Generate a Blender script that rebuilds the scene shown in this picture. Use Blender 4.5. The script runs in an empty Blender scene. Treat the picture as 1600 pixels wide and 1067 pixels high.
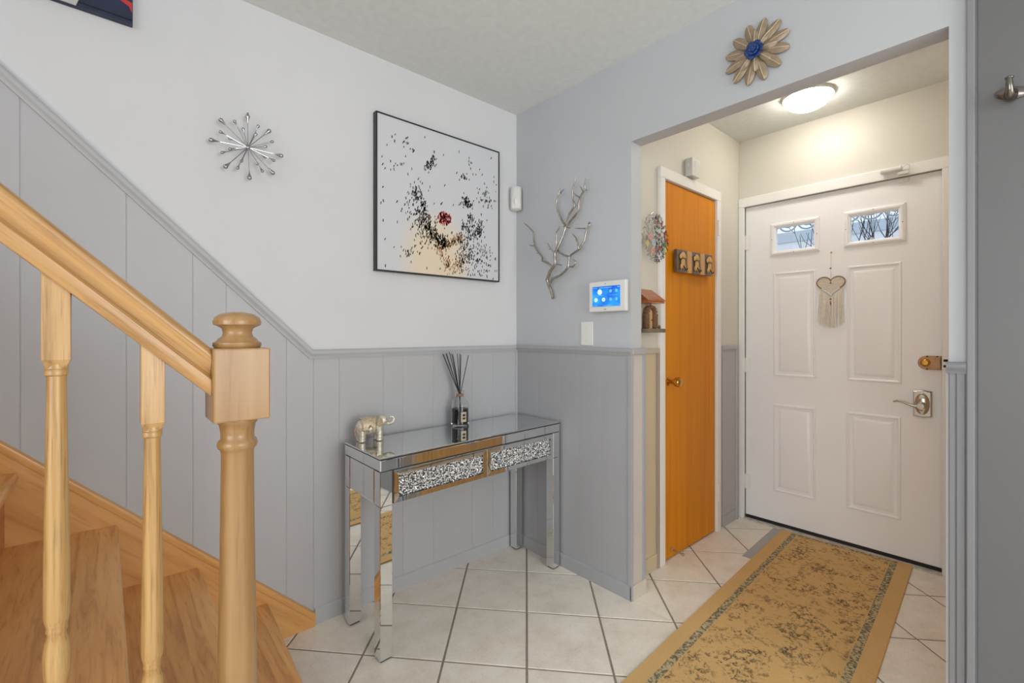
import bpy, bmesh, math, random
from mathutils import Vector, Matrix

random.seed(7)
S = bpy.context.scene
COL = S.collection
PI = math.pi

# ------------------------------------------------------------------ camera
# world frame: the floor corner of the two hall walls is the origin; the picture wall is y=0, the opening wall x=0
cam_d = bpy.data.cameras.new('camera')
cam_d.sensor_width = 36.0
cam_d.lens = 723.0 / 1600.0 * 36.0
cam_d.shift_y = -13.0 / 1600.0
cam_d.clip_start = 0.02
cam = bpy.data.objects.new('camera', cam_d)
COL.objects.link(cam)
cam.location = (-1.779, -1.974, 1.20)
cam.rotation_euler = (PI / 2, 0, math.radians(48.528 - 90))
S.camera = cam

# ------------------------------------------------------------------ world, daylight, exposure
W = bpy.data.worlds.new('world')
S.world = W
W.use_nodes = True
_bg = W.node_tree.nodes['Background']
_bg.inputs['Color'].default_value = (0.80, 0.90, 1.0, 1)
_bg.inputs['Strength'].default_value = 1.25


def area(name, loc, rot, sx, sy, power, color):
    d = bpy.data.lights.new(name, 'AREA')
    d.shape = 'RECTANGLE'
    d.size = sx
    d.size_y = sy
    d.energy = power
    d.color = color
    o = bpy.data.objects.new(name, d)
    COL.objects.link(o)
    o.location = loc
    o.rotation_euler = rot
    return o


# daylight in the windows of the rooms behind the camera; the upstairs one is added
area('daylight_rear', (-1.05, -4.46, 1.45), (PI / 2, 0, 0), 1.6, 1.7, 45, (1.0, 0.985, 0.96))
area('daylight_side', (-4.46, -2.6, 1.45), (PI / 2, 0, -PI / 2), 2.2, 1.7, 56, (0.96, 0.975, 1.0))
area('added_upstairs_light', (-4.46, -0.55, 3.7), (PI / 2, 0, -PI / 2), 0.8, 1.1, 12, (0.95, 0.97, 1.0))

S.view_settings.view_transform = 'Standard'
S.view_settings.look = 'None'
S.view_settings.gamma = 1.0
S.view_settings.use_curve_mapping = False
S.view_settings.exposure = 0.0


# ------------------------------------------------------------------ materials
def lin(c):
    return tuple((v / 12.92 if v <= 0.04045 else ((v + 0.055) / 1.055) ** 2.4) for v in (x / 255.0 for x in c))


def new_mat(name):
    m = bpy.data.materials.new(name)
    m.use_nodes = True
    return m, m.node_tree.nodes, m.node_tree.links, m.node_tree.nodes['Principled BSDF']


def coords(n, l, scale=(1, 1, 1), rot=(0, 0, 0), kind='Object'):
    tc = n.new('ShaderNodeTexCoord')
    mp = n.new('ShaderNodeMapping')
    mp.inputs['Rotation'].default_value = rot
    l.new(tc.outputs[kind], mp.inputs['Vector'])
    m2 = n.new('ShaderNodeMapping')
    m2.inputs['Scale'].default_value = scale
    l.new(mp.outputs['Vector'], m2.inputs['Vector'])
    return m2.outputs['Vector']


def ramp(n, stops):
    r = n.new('ShaderNodeValToRGB')
    e = r.color_ramp.elements
    while len(e) < len(stops):
        e.new(0.5)
    for i, (p, c) in enumerate(stops):
        e[i].position = p
        e[i].color = (*c[:3], 1)
    return r


def bump(n, l, b, height, strength, dist=0.002):
    bp = n.new('ShaderNodeBump')
    bp.inputs['Strength'].default_value = strength
    bp.inputs['Distance'].default_value = dist
    l.new(height, bp.inputs['Height'])
    l.new(bp.outputs['Normal'], b.inputs['Normal'])


def plain(name, rgb, rough=0.5, metal=0.0, var=0.06, vscale=6.0, bmp=0.0, bscale=150.0, coat=0.0, emit=0.0, spec=0.5):
    m, n, l, b = new_mat(name)
    c = lin(rgb)
    v = coords(n, l)
    nz = n.new('ShaderNodeTexNoise')
    nz.inputs['Scale'].default_value = vscale
    nz.inputs['Detail'].default_value = 4
    l.new(v, nz.inputs['Vector'])
    r = ramp(n, [(0.3, tuple(x * (1 - var) for x in c)), (0.7, tuple(min(1, x * (1 + var)) for x in c))])
    l.new(nz.outputs['Fac'], r.inputs['Fac'])
    l.new(r.outputs['Color'], b.inputs['Base Color'])
    b.inputs['Roughness'].default_value = rough
    b.inputs['Metallic'].default_value = metal
    b.inputs['Specular IOR Level'].default_value = spec
    b.inputs['Coat Weight'].default_value = coat
    b.inputs['Coat Roughness'].default_value = 0.1
    if emit:
        b.inputs['Emission Color'].default_value = (*c, 1)
        b.inputs['Emission Strength'].default_value = emit
    if bmp:
        n2 = n.new('ShaderNodeTexNoise')
        n2.inputs['Scale'].default_value = bscale
        n2.inputs['Detail'].default_value = 3
        l.new(v, n2.inputs['Vector'])
        bump(n, l, b, n2.outputs['Fac'], bmp)
    return m


def wood(name, light, mid, dark, scale=(30, 30, 1.6), rot=(0, 0, 0), rough=0.35, coat=0.3, knots=False, fine=1.0):
    m, n, l, b = new_mat(name)
    v = coords(n, l, scale, rot)
    nz = n.new('ShaderNodeTexNoise')
    nz.inputs['Scale'].default_value = 1.0
    nz.inputs['Detail'].default_value = 6
    nz.inputs['Roughness'].default_value = 0.6
    nz.inputs['Distortion'].default_value = 0.8
    l.new(v, nz.inputs['Vector'])
    r = ramp(n, [(0.28, lin(dark)), (0.46, lin(mid)), (0.7, lin(light))])
    l.new(nz.outputs['Fac'], r.inputs['Fac'])
    # short dark pores
    v2 = coords(n, l, tuple(s * 5 for s in scale), rot)
    nz2 = n.new('ShaderNodeTexNoise')
    nz2.inputs['Scale'].default_value = 1.0
    nz2.inputs['Detail'].default_value = 2
    l.new(v2, nz2.inputs['Vector'])
    r2 = ramp(n, [(0.30, (0.55, 0.48, 0.42)), (0.42, (1, 1, 1))])
    l.new(nz2.outputs['Fac'], r2.inputs['Fac'])
    mx = n.new('ShaderNodeMix')
    mx.data_type = 'RGBA'
    mx.blend_type = 'MULTIPLY'
    mx.inputs[0].default_value = 0.55 * fine
    l.new(r.outputs['Color'], mx.inputs[6])
    l.new(r2.outputs['Color'], mx.inputs[7])
    out = mx.outputs[2]
    if knots:
        vk = coords(n, l, (5.0, 5.0, 5.0))
        vo = n.new('ShaderNodeTexVoronoi')
        vo.inputs['Scale'].default_value = 1.3
        l.new(vk, vo.inputs['Vector'])
        rk = ramp(n, [(0.03, (0.25, 0.12, 0.05)), (0.07, (1, 1, 1))])
        l.new(vo.outputs['Distance'], rk.inputs['Fac'])
        mk2 = n.new('ShaderNodeMix')
        mk2.data_type = 'RGBA'
        mk2.blend_type = 'MULTIPLY'
        mk2.inputs[0].default_value = 0.8
        l.new(out, mk2.inputs[6])
        l.new(rk.outputs['Color'], mk2.inputs[7])
        out = mk2.outputs[2]
    l.new(out, b.inputs['Base Color'])
    b.inputs['Roughness'].default_value = rough
    b.inputs['Coat Weight'].default_value = coat
    b.inputs['Coat Roughness'].default_value = 0.18
    bump(n, l, b, nz2.outputs['Fac'], 0.12, 0.001)
    return m


M = {}
M['white'] = plain('white_wall_paint', (218, 219, 221), 0.55, var=0.02, vscale=2.5, bmp=0.12, bscale=90)
M['cool_white_shaded'] = plain('shaded_cool_white_wall_paint', (190, 193, 197), 0.55, var=0.02, vscale=2.5, bmp=0.12, bscale=90)  # right wall's cool white, colour darkened to offset the side daylight
M['trim_white'] = plain('white_trim_paint', (245, 244, 241), 0.35, var=0.02, bmp=0.05, bscale=60)
M['door_white'] = plain('white_door_paint', (250, 251, 252), 0.33, var=0.02, vscale=3, bmp=0.04, bscale=40)
M['cream'] = plain('cream_wall_paint', (222, 218, 207), 0.5, var=0.02, vscale=2.5, bmp=0.1, bscale=90)
M['ceiling'] = plain('stippled_ceiling_paint', (224, 228, 226), 0.8, var=0.03, vscale=30, bmp=0.6, bscale=120)
M['grey'] = plain('grey_panel_paint', (186, 187, 190), 0.42, var=0.025, vscale=3, bmp=0.10, bscale=70)
M['grey_shaded'] = plain('shaded_grey_panel_paint', (166, 167, 170), 0.42, var=0.025, vscale=3, bmp=0.10, bscale=70)  # the panel grey again, darkened for the opening wall to offset side daylight
M['grey_door'] = plain('grey_door_paint', (107, 107, 108), 0.45, var=0.025, vscale=3, bmp=0.12, bscale=80)
M['grey_trim_shaded'] = plain('shaded_grey_trim_paint', (134, 135, 138), 0.42, var=0.025, vscale=3, bmp=0.1, bscale=70)  # dimmer light at the near strip and casing is put into this grey
M['beige'] = plain('beige_panel', (214, 196, 166), 0.4, var=0.03, vscale=3, bmp=0.08, bscale=70)  # beige tone of the boards beside the closet door
M['grout'] = plain('grey_grout', (150, 139, 126), 0.9, var=0.1, vscale=40, bmp=0.3)
M['black'] = plain('black_satin', (22, 22, 24), 0.35)
M['dark'] = plain('dark_rubber', (34, 30, 28), 0.7)
M['silver'] = plain('polished_silver', (176, 176, 178), 0.16, metal=1.0, var=0.1)
M['champagne'] = plain('champagne_silver', (172, 167, 157), 0.27, metal=1.0, var=0.22, vscale=60, bmp=0.25, bscale=220)
M['mirror'] = plain('mirror_glass', (228, 230, 230), 0.015, metal=1.0, var=0.005)
M['core'] = plain('dark_mirror_backing', (52, 54, 54), 0.5)
M['pewter'] = plain('dark_pewter', (128, 122, 116), 0.22, metal=1.0, var=0.1)
M['brass'] = plain('brass', (206, 158, 72), 0.2, metal=1.0, var=0.08)
M['old_bronze'] = plain('worn_copper_paint', (186, 146, 108), 0.5, metal=0.3, var=0.15, vscale=60, bmp=0.2)
M['nickel'] = plain('satin_nickel', (196, 190, 180), 0.24, metal=1.0)
M['plastic'] = plain('white_plastic', (226, 226, 222), 0.4, var=0.01)
M['cord'] = plain('cream_cotton_cord', (236, 230, 216), 0.9, var=0.1, vscale=80)
M['twig'] = plain('dark_twig', (52, 44, 44), 0.9)
M['siding'] = plain('pale_blue_siding', (196, 208, 218), 0.7, var=0.03)
M['iron'] = plain('grey_ironwork', (168, 178, 186), 0.6, var=0.03)
M['awning'] = plain('white_ironwork', (236, 240, 244), 0.6, var=0.02)
M['navy'] = plain('navy_print', (38, 46, 72), 0.5, var=0.2, vscale=20)
M['pale_print'] = plain('pale_grey_print', (190, 190, 184), 0.6, var=0.1, vscale=12)
M['red_print'] = plain('red_print', (200, 60, 60), 0.5)
M['paper'] = plain('cream_paper', (196, 186, 160), 0.6)
M['ink'] = plain('dark_ink', (52, 48, 42), 0.6)
M['cork'] = plain('brown_cork', (150, 116, 92), 0.8, var=0.2, vscale=90)
M['blue_flower'] = plain('blue_enamel', (26, 60, 122), 0.4, var=0.3, vscale=60)
M['petal'] = plain('bronze_petal_enamel', (156, 138, 114), 0.38, metal=0.2, var=0.18, vscale=40)
M['petal_rib'] = plain('pale_petal_rib', (216, 200, 172), 0.4, metal=0.3)
M['newel'] = wood('pale_maple_newel', (172, 136, 90), (162, 124, 78), (140, 102, 60), (26, 26, 1.4), fine=0.5)
M['oak'] = wood('pale_oak_baluster', (200, 164, 108), (184, 144, 88), (138, 98, 52), (60, 60, 2.0))
M['rail'] = wood('pale_oak_handrail', (200, 158, 102), (186, 142, 88), (148, 108, 60), (2.0, 50, 50), rot=(0, math.radians(-44), 0))
M['skirt'] = wood('golden_pine', (228, 174, 108), (218, 160, 92), (196, 134, 70), (1.6, 22, 16), rot=(0, math.radians(-44), 0), knots=True, fine=0.5)
M['tread'] = wood('brown_oak_tread', (236, 178, 106), (222, 160, 90), (188, 126, 64), (40, 2.6, 40), rough=0.42, fine=0.7)
M['riser'] = wood('orange_oak_riser', (206, 134, 72), (192, 118, 58), (166, 98, 46), (18, 1.4, 18), rough=0.4)
M['closet'] = wood('orange_varnished_veneer', (232, 152, 14), (226, 142, 8), (214, 126, 4), (34, 34, 0.9), rough=0.45, coat=0.0, fine=0.2)
M['closet'].node_tree.nodes['Principled BSDF'].inputs['Specular IOR Level'].default_value = 0.2
M['tan_door'] = wood('tan_pine_door', (244, 212, 156), (236, 200, 142), (214, 174, 116), (26, 26, 1.0), knots=True)
M['plaque_dark'] = wood('weathered_dark_wood', (112, 92, 76), (92, 74, 60), (66, 50, 40), (60, 60, 8))
M['plaque_light'] = wood('light_wood_block', (222, 172, 92), (210, 156, 76), (184, 130, 60), (50, 50, 4))
M['toy_roof'] = wood('reddish_cedar', (196, 122, 70), (176, 100, 52), (150, 80, 40), (6, 60, 60))
M['dog'] = plain('golden_painted_resin', (216, 172, 108), 0.5, var=0.12, vscale=60)
M['stone'] = plain('brown_toy_stone', (132, 100, 72), 0.8, var=0.35, vscale=120, bmp=0.5)
M['slate'] = plain('grey_toy_base', (120, 110, 94), 0.8, var=0.2, vscale=60)
M['ele'] = plain('pearl_silver_resin', (206, 200, 184), 0.3, metal=0.35, var=0.22, vscale=90, bmp=0.4, bscale=200)
M['ele_gold'] = plain('pale_gold_resin', (200, 184, 152), 0.35, metal=0.3, var=0.35, vscale=160, bmp=0.6, bscale=260)
M['ele_pink'] = plain('rose_resin', (190, 152, 140), 0.4, metal=0.2, var=0.2, vscale=100)
M['bead'] = plain('pearl_bead', (232, 228, 216), 0.2)


def tile_mat():
    m, n, l, b = new_mat('cream_ceramic_tile')
    oi = n.new('ShaderNodeObjectInfo')
    tc = n.new('ShaderNodeTexCoord')
    add = n.new('ShaderNodeVectorMath')
    add.operation = 'MULTIPLY_ADD'
    l.new(oi.outputs['Location'], add.inputs[0])
    add.inputs[1].default_value = (3.7, 5.1, 2.3)
    l.new(tc.outputs['Object'], add.inputs[2])
    nz = n.new('ShaderNodeTexNoise')
    nz.inputs['Scale'].default_value = 9
    nz.inputs['Detail'].default_value = 6
    nz.inputs['Roughness'].default_value = 0.65
    l.new(add.outputs[0], nz.inputs['Vector'])
    r = ramp(n, [(0.3, lin((228, 218, 202))), (0.5, lin((240, 232, 219))), (0.72, lin((246, 240, 229)))])
    l.new(nz.outputs['Fac'], r.inputs['Fac'])
    n2 = n.new('ShaderNodeTexNoise')
    n2.inputs['Scale'].default_value = 120
    n2.inputs['Detail'].default_value = 3
    l.new(add.outputs[0], n2.inputs['Vector'])
    r2 = ramp(n, [(0.32, (0.80, 0.78, 0.75)), (0.44, (1, 1, 1))])
    l.new(n2.outputs['Fac'], r2.inputs['Fac'])
    mx = n.new('ShaderNodeMix')
    mx.data_type = 'RGBA'
    mx.blend_type = 'MULTIPLY'
    mx.inputs[0].default_value = 0.5
    l.new(r.outputs['Color'], mx.inputs[6])
    l.new(r2.outputs['Color'], mx.inputs[7])
    l.new(mx.outputs[2], b.inputs['Base Color'])
    b.inputs['Roughness'].default_value = 0.36
    bump(n, l, b, nz.outputs['Fac'], 0.15, 0.004)
    return m


M['tile'] = tile_mat()


def see_through(name, tint, gloss=0.08, alpha=0.0, rough=0.0):
    m = bpy.data.materials.new(name)
    m.use_nodes = True
    n, l = m.node_tree.nodes, m.node_tree.links
    n.remove(n['Principled BSDF'])
    tr = n.new('ShaderNodeBsdfTransparent')
    tr.inputs['Color'].default_value = (*tint, 1)
    gl = n.new('ShaderNodeBsdfGlossy')
    gl.inputs['Roughness'].default_value = rough
    mx = n.new('ShaderNodeMixShader')
    mx.inputs[0].default_value = gloss
    l.new(tr.outputs[0], mx.inputs[1])
    l.new(gl.outputs[0], mx.inputs[2])
    out = mx.outputs[0]
    if alpha:
        df = n.new('ShaderNodeBsdfDiffuse')
        df.inputs['Color'].default_value = (0.62, 0.62, 0.6, 1)
        m2 = n.new('ShaderNodeMixShader')
        m2.inputs[0].default_value = alpha
        l.new(out, m2.inputs[1])
        l.new(df.outputs[0], m2.inputs[2])
        out = m2.outputs[0]
    l.new(out, n['Material Output'].inputs['Surface'])
    return m


M['pane'] = see_through('clear_pane', (0.97, 0.98, 1.0), 0.06)
M['clear_film'] = see_through('clear_plastic_film', (0.95, 0.95, 0.95), 0.06, alpha=0.55, rough=0.2)


def glass_mat():
    m, n, l, b = new_mat('bottle_glass')
    b.inputs['Base Color'].default_value = (0.97, 0.98, 0.98, 1)
    b.inputs['Roughness'].default_value = 0.02
    b.inputs['Transmission Weight'].default_value = 1.0
    b.inputs['IOR'].default_value = 1.3
    return m


M['glass'] = glass_mat()


def crystal_mat():
    m, n, l, b = new_mat('crushed_crystal')
    vo = n.new('ShaderNodeTexVoronoi')
    vo.inputs['Scale'].default_value = 190
    l.new(coords(n, l), vo.inputs['Vector'])
    r = ramp(n, [(0.0, lin((110, 110, 112))), (0.3, lin((196, 198, 200))), (0.6, lin((236, 238, 240))), (0.92, lin((252, 252, 252))), (1.0, lin((220, 200, 170)))])
    sep = n.new('ShaderNodeSeparateColor')
    l.new(vo.outputs['Color'], sep.inputs['Color'])
    l.new(sep.outputs['Red'], r.inputs['Fac'])
    l.new(r.outputs['Color'], b.inputs['Base Color'])
    b.inputs['Roughness'].default_value = 0.1
    b.inputs['Metallic'].default_value = 0.25
    return m


M['crystal'] = crystal_mat()


def rug_mat(hl, hw):
    """tan runner: plain tan edge, a grey green guard stripe, a field of brown and green sprigs"""
    m, n, l, b = new_mat('tan_floral_runner')
    tc = n.new('ShaderNodeTexCoord')
    sp = n.new('ShaderNodeSeparateXYZ')
    l.new(tc.outputs['Object'], sp.inputs[0])

    def mth(op, a, bb=None, c=None):
        x = n.new('ShaderNodeMath')
        x.operation = op
        for i, q in enumerate((a, bb, c)):
            if q is None:
                continue
            if isinstance(q, (int, float)):
                x.inputs[i].default_value = q
            else:
                l.new(q, x.inputs[i])
        return x.outputs[0]

    ex = mth('SUBTRACT', hl + 0.050, mth('ABSOLUTE', sp.outputs['X']))
    ey = mth('SUBTRACT', hw, mth('ABSOLUTE', sp.outputs['Y']))
    edge = mth('MINIMUM', ex, ey)

    def noise(scale, detail, dist=0.0, sc=(1, 1, 1)):
        nz = n.new('ShaderNodeTexNoise')
        nz.inputs['Scale'].default_value = scale
        nz.inputs['Detail'].default_value = detail
        nz.inputs['Distortion'].default_value = dist
        mp = n.new('ShaderNodeMapping')
        mp.inputs['Scale'].default_value = sc
        l.new(tc.outputs['Object'], mp.inputs['Vector'])
        l.new(mp.outputs['Vector'], nz.inputs['Vector'])
        return nz.outputs['Fac']

    def step(v, a, bb):
        x = n.new('ShaderNodeMapRange')
        x.inputs['From Min'].default_value = a
        x.inputs['From Max'].default_value = bb
        l.new(v, x.inputs['Value'])
        return x.outputs['Result']

    def mix(fac, c1, c2):
        x = n.new('ShaderNodeMix')
        x.data_type = 'RGBA'
        l.new(fac, x.inputs[0])
        for i, c in ((6, c1), (7, c2)):
            if isinstance(c, tuple):
                x.inputs[i].default_value = (*c, 1)
            else:
                l.new(c, x.inputs[i])
        return x.outputs[2]

    fine = noise(240, 2)
    base = mix(noise(5, 4), lin((211, 171, 112)), lin((224, 188, 132)))
    infield = step(edge, 0.088, 0.094)
    # sprigs: speckled clusters joined by winding stems
    clus = step(noise(10, 2, 0.4), 0.485, 0.57)
    spk = step(noise(58, 3, 0.6), 0.48, 0.57)
    sprig = mth('MULTIPLY', clus, spk)
    clus2 = step(noise(14, 2, 0.6, (1.0, 1.3, 1.0)), 0.54, 0.62)
    spk2 = step(noise(60, 3, 0.5), 0.48, 0.56)
    sprig2 = mth('MULTIPLY', clus2, spk2)
    st = mth('ABSOLUTE', mth('SUBTRACT', noise(8.0, 1.5, 1.0), 0.5))
    stem = mth('MULTIPLY', mth('SUBTRACT', 1.0, step(st, 0.010, 0.022)), step(noise(75, 2), 0.46, 0.56))
    wear = step(noise(150, 2), 0.30, 0.55)
    green = mth('MULTIPLY', mth('MAXIMUM', sprig2, mth('MULTIPLY', stem, 0.8)), wear)
    col = mix(mth('MULTIPLY', mth('MULTIPLY', green, infield), 0.8), base, lin((122, 110, 78)))
    dk = mix(step(noise(9, 1), 0.42, 0.58), lin((86, 58, 40)), lin((62, 64, 54)))
    col = mix(mth('MULTIPLY', mth('MULTIPLY', mth('MULTIPLY', sprig, wear), infield), 0.80), col, dk)
    band = mth('MULTIPLY', step(edge, 0.058, 0.060), mth('SUBTRACT', 1.0, step(edge, 0.086, 0.088)))
    bandc = mix(step(noise(95, 3), 0.42, 0.58), lin((112, 108, 90)), lin((200, 182, 140)))
    col = mix(band, col, bandc)
    col = mix(mth('MULTIPLY', step(fine, 0.4, 0.62), 0.16), col, lin((150, 112, 66)))
    l.new(col, b.inputs['Base Color'])
    b.inputs['Roughness'].default_value = 0.95
    b.inputs['Specular IOR Level'].default_value = 0.1
    bump(n, l, b, fine, 0.5, 0.002)
    return m


def canvas_mat():
    """print ground: cool pale grey with a soft cream area low in the middle"""
    m, n, l, b = new_mat('printed_canvas')
    tc = n.new('ShaderNodeTexCoord')
    mp = n.new('ShaderNodeMapping')
    mp.inputs['Location'].default_value = (0.16, 0, 0.98)
    mp.inputs['Scale'].default_value = (4.2, 1, 3.6)
    l.new(tc.outputs['Object'], mp.inputs['Vector'])
    ln = n.new('ShaderNodeVectorMath')
    ln.operation = 'LENGTH'
    sep = n.new('ShaderNodeSeparateXYZ')
    cmb = n.new('ShaderNodeCombineXYZ')
    l.new(mp.outputs['Vector'], sep.inputs[0])
    l.new(sep.outputs['X'], cmb.inputs['X'])
    l.new(sep.outputs['Z'], cmb.inputs['Z'])
    l.new(cmb.outputs[0], ln.inputs[0])
    r = ramp(n, [(0.45, lin((232, 216, 190))), (0.95, lin((212, 214, 218)))])
    l.new(ln.outputs['Value'], r.inputs['Fac'])
    l.new(r.outputs['Color'], b.inputs['Base Color'])
    b.inputs['Roughness'].default_value = 0.35
    return m


M['canvas'] = canvas_mat()


def screen_mat():
    m, n, l, b = new_mat('lit_blue_screen')
    tc = n.new('ShaderNodeTexCoord')
    gr = n.new('ShaderNodeTexNoise')
    gr.inputs['Scale'].default_value = 14
    l.new(tc.outputs['Object'], gr.inputs['Vector'])
    r = ramp(n, [(0.35, lin((10, 84, 190))), (0.6, lin((30, 140, 220))), (0.8, lin((70, 180, 225)))])
    l.new(gr.outputs['Fac'], r.inputs['Fac'])
    l.new(r.outputs['Color'], b.inputs['Base Color'])
    l.new(r.outputs['Color'], b.inputs['Emission Color'])
    b.inputs['Emission Strength'].default_value = 0.75
    b.inputs['Roughness'].default_value = 0.2
    return m


M['screen'] = screen_mat()
M['icon'] = plain('lit_icon', (214, 236, 250), 0.4, emit=0.7)
M['icon_dim'] = plain('lit_icon_dim', (96, 176, 226), 0.4, emit=0.5)


def lamp_mat():
    m, n, l, b = new_mat('lit_textured_glass')
    vo = n.new('ShaderNodeTexVoronoi')
    vo.inputs['Scale'].default_value = 90
    l.new(coords(n, l), vo.inputs['Vector'])
    r = ramp(n, [(0.1, (1.0, 0.90, 0.74)), (0.5, (1.0, 0.96, 0.88))])
    l.new(vo.outputs['Distance'], r.inputs['Fac'])
    l.new(r.outputs['Color'], b.inputs['Emission Color'])
    b.inputs['Base Color'].default_value = (0.9, 0.86, 0.78, 1)
    b.inputs['Emission Strength'].default_value = 26.0
    b.inputs['Roughness'].default_value = 0.25
    bump(n, l, b, vo.outputs['Distance'], 0.6, 0.004)
    return m


M['lamp'] = lamp_mat()


# ------------------------------------------------------------------ mesh builder (world coordinates)
class MB:
    def __init__(s):
        s.v = []
        s.f = []

    def add(s, vs, fs):
        k = len(s.v)
        s.v += [Vector(v) for v in vs]
        s.f += [tuple(i + k for i in f) for f in fs]
        return s

    def box(s, x0, x1, y0, y1, z0, z1):
        x0, x1 = min(x0, x1), max(x0, x1)
        y0, y1 = min(y0, y1), max(y0, y1)
        z0, z1 = min(z0, z1), max(z0, z1)
        return s.add([(x0, y0, z0), (x1, y0, z0), (x1, y1, z0), (x0, y1, z0), (x0, y0, z1), (x1, y0, z1), (x1, y1, z1), (x0, y1, z1)],
                     [(3, 2, 1, 0), (4, 5, 6, 7), (0, 1, 5, 4), (1, 2, 6, 5), (2, 3, 7, 6), (3, 0, 4, 7)])

    def loft(s, loops, cap=True):
        """closed loops of equal length joined into a skin"""
        k = len(loops[0])
        vs = [p for lp in loops for p in lp]
        fs = []
        for a in range(len(loops) - 1):
            for i in range(k):
                j = (i + 1) % k
                fs.append((a * k + i, a * k + j, (a + 1) * k + j, (a + 1) * k + i))
        if cap:
            fs.append(tuple(reversed(range(k))))
            fs.append(tuple((len(loops) - 1) * k + i for i in range(k)))
        return s.add(vs, fs)

    def prism(s, poly, axis, a, b):
        """poly of 2-D points in the two axes left after `axis` (in x,y,z order) swept from a to b"""
        def P(p, t):
            return {'x': (t, p[0], p[1]), 'y': (p[0], t, p[1]), 'z': (p[0], p[1], t)}[axis]
        return s.loft([[P(p, a) for p in poly], [P(p, b) for p in poly]])

    def lathe(s, prof, c, axis=(0, 0, 1), n=20, flat=None):
        """prof: (radius, height) pairs from c along axis"""
        ax = Vector(axis).normalized()
        u = ax.orthogonal().normalized()
        w = ax.cross(u)
        c = Vector(c)
        loops = []
        for r, h in prof:
            loops.append([c + ax * h + (u * math.cos(2 * PI * i / n) + w * math.sin(2 * PI * i / n)) * max(r, 1e-5) for i in range(n)])
        return s.loft(loops)

    def tube(s, pts, rad, n=8):
        pts = [Vector(p) for p in pts]
        if not isinstance(rad, (list, tuple)):
            rad = [rad] * len(pts)
        loops = []
        up = None
        for i, p in enumerate(pts):
            t = (pts[min(i + 1, len(pts) - 1)] - pts[max(i - 1, 0)]).normalized()
            if up is None:
                up = t.orthogonal().normalized()
            up = (up - t * up.dot(t)).normalized()
            w = t.cross(up)
            loops.append([p + (up * math.cos(2 * PI * k / n) + w * math.sin(2 * PI * k / n)) * rad[i] for k in range(n)])
        return s.loft(loops)

    def ell(s, c, r, n=14, m=9, rot=None):
        c = Vector(c)
        rot = rot or Matrix.Identity(3)
        loops = []
        for j in range(m + 1):
            a = -PI / 2 + PI * j / m
            loops.append([c + rot @ Vector((r[0] * max(math.cos(a), 1e-3) * math.cos(2 * PI * i / n), r[1] * max(math.cos(a), 1e-3) * math.sin(2 * PI * i / n), r[2] * math.sin(a))) for i in range(n)])
        return s.loft(loops)

    def map(s, fn, k=0):
        for i in range(k, len(s.v)):
            s.v[i] = Vector(fn(s.v[i]))
        return s

    def build(s, name, mat, parent=None, smooth=None, bev=0.0, origin=None, kind=None):
        me = bpy.data.meshes.new(name)
        xs, ys, zs = [v.x for v in s.v], [v.y for v in s.v], [v.z for v in s.v]
        o = Vector(origin) if origin is not None else Vector(((min(xs) + max(xs)) / 2, (min(ys) + max(ys)) / 2, min(zs)))
        me.from_pydata([v - o for v in s.v], [], s.f)
        bm = bmesh.new()
        bm.from_mesh(me)
        bmesh.ops.recalc_face_normals(bm, faces=bm.faces[:])
        if bev:
            ed = [e for e in bm.edges if len(e.link_faces) == 2 and e.calc_face_angle(0) > 0.6]
            bmesh.ops.bevel(bm, geom=ed, offset=bev, segments=2, affect='EDGES', profile=0.6, clamp_overlap=True)
        bm.to_mesh(me)
        bm.free()
        if smooth is not None:
            for p in me.polygons:
                p.use_smooth = True
            me.set_sharp_from_angle(angle=math.radians(smooth))
        me.materials.append(M[mat] if isinstance(mat, str) else mat)
        ob = bpy.data.objects.new(name, me)
        COL.objects.link(ob)
        place(ob, o, parent)
        if kind:
            ob['kind'] = kind
        return ob


WL = {}


def place(ob, world_loc, parent=None):
    WL[ob.name] = Vector(world_loc)
    if parent is not None:
        ob.parent = parent
        ob.location = Vector(world_loc) - WL[parent.name]
    else:
        ob.location = world_loc


def thing(name, label, cat, loc, group=None):
    o = bpy.data.objects.new(name, None)
    o.empty_display_size = 0.05
    COL.objects.link(o)
    place(o, loc)
    return tag(o, label, cat, group)


def tag(o, label, cat, group=None):
    o['label'] = label
    o['category'] = cat
    if group:
        o['group'] = group
    return o


def struct(o, label=None):
    o['kind'] = 'structure'
    if label:
        o['label'] = label
    return o


def copy_at(src, loc, parent):
    """a copy sharing mesh data, with copies of its children"""
    c = src.copy()
    COL.objects.link(c)
    place(c, loc, parent)
    for ch in src.children:
        d = ch.copy()
        COL.objects.link(d)
        d.parent = c
        d.location = ch.location
    return c


CEIL = 2.45
OP0, OP1, HDR = -0.770, -1.813, 2.062        # opening in the right wall
TH = 0.080                                   # its thickness
CW = -0.685                                  # closet wall face
FW = 1.350                                   # front wall face
RW = -1.815                                  # vestibule right wall face
RX, RY = -4.5, -4.5                          # far ends of the rooms behind the camera

# ------------------------------------------------------------------ floor with separate tiles
fl = MB().box(RX, FW + 0.2, RY, 0.05, -0.05, -0.003).build('floor', 'grout')
struct(fl, 'grey grout bed under diagonal cream floor tiles')
U1, U2, OR = Vector((-0.229, -0.2435)), Vector((0.2055, -0.2285)), Vector((-0.412, -0.523))


def tile_poly(i, j):
    g = 0.0042
    a, b = g / U1.length, g / U2.length
    return [OR + U1 * (i + s) + U2 * (j + t) for s, t in ((a, b), (1 - a, b), (1 - a, 1 - b), (a, 1 - b))]


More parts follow.
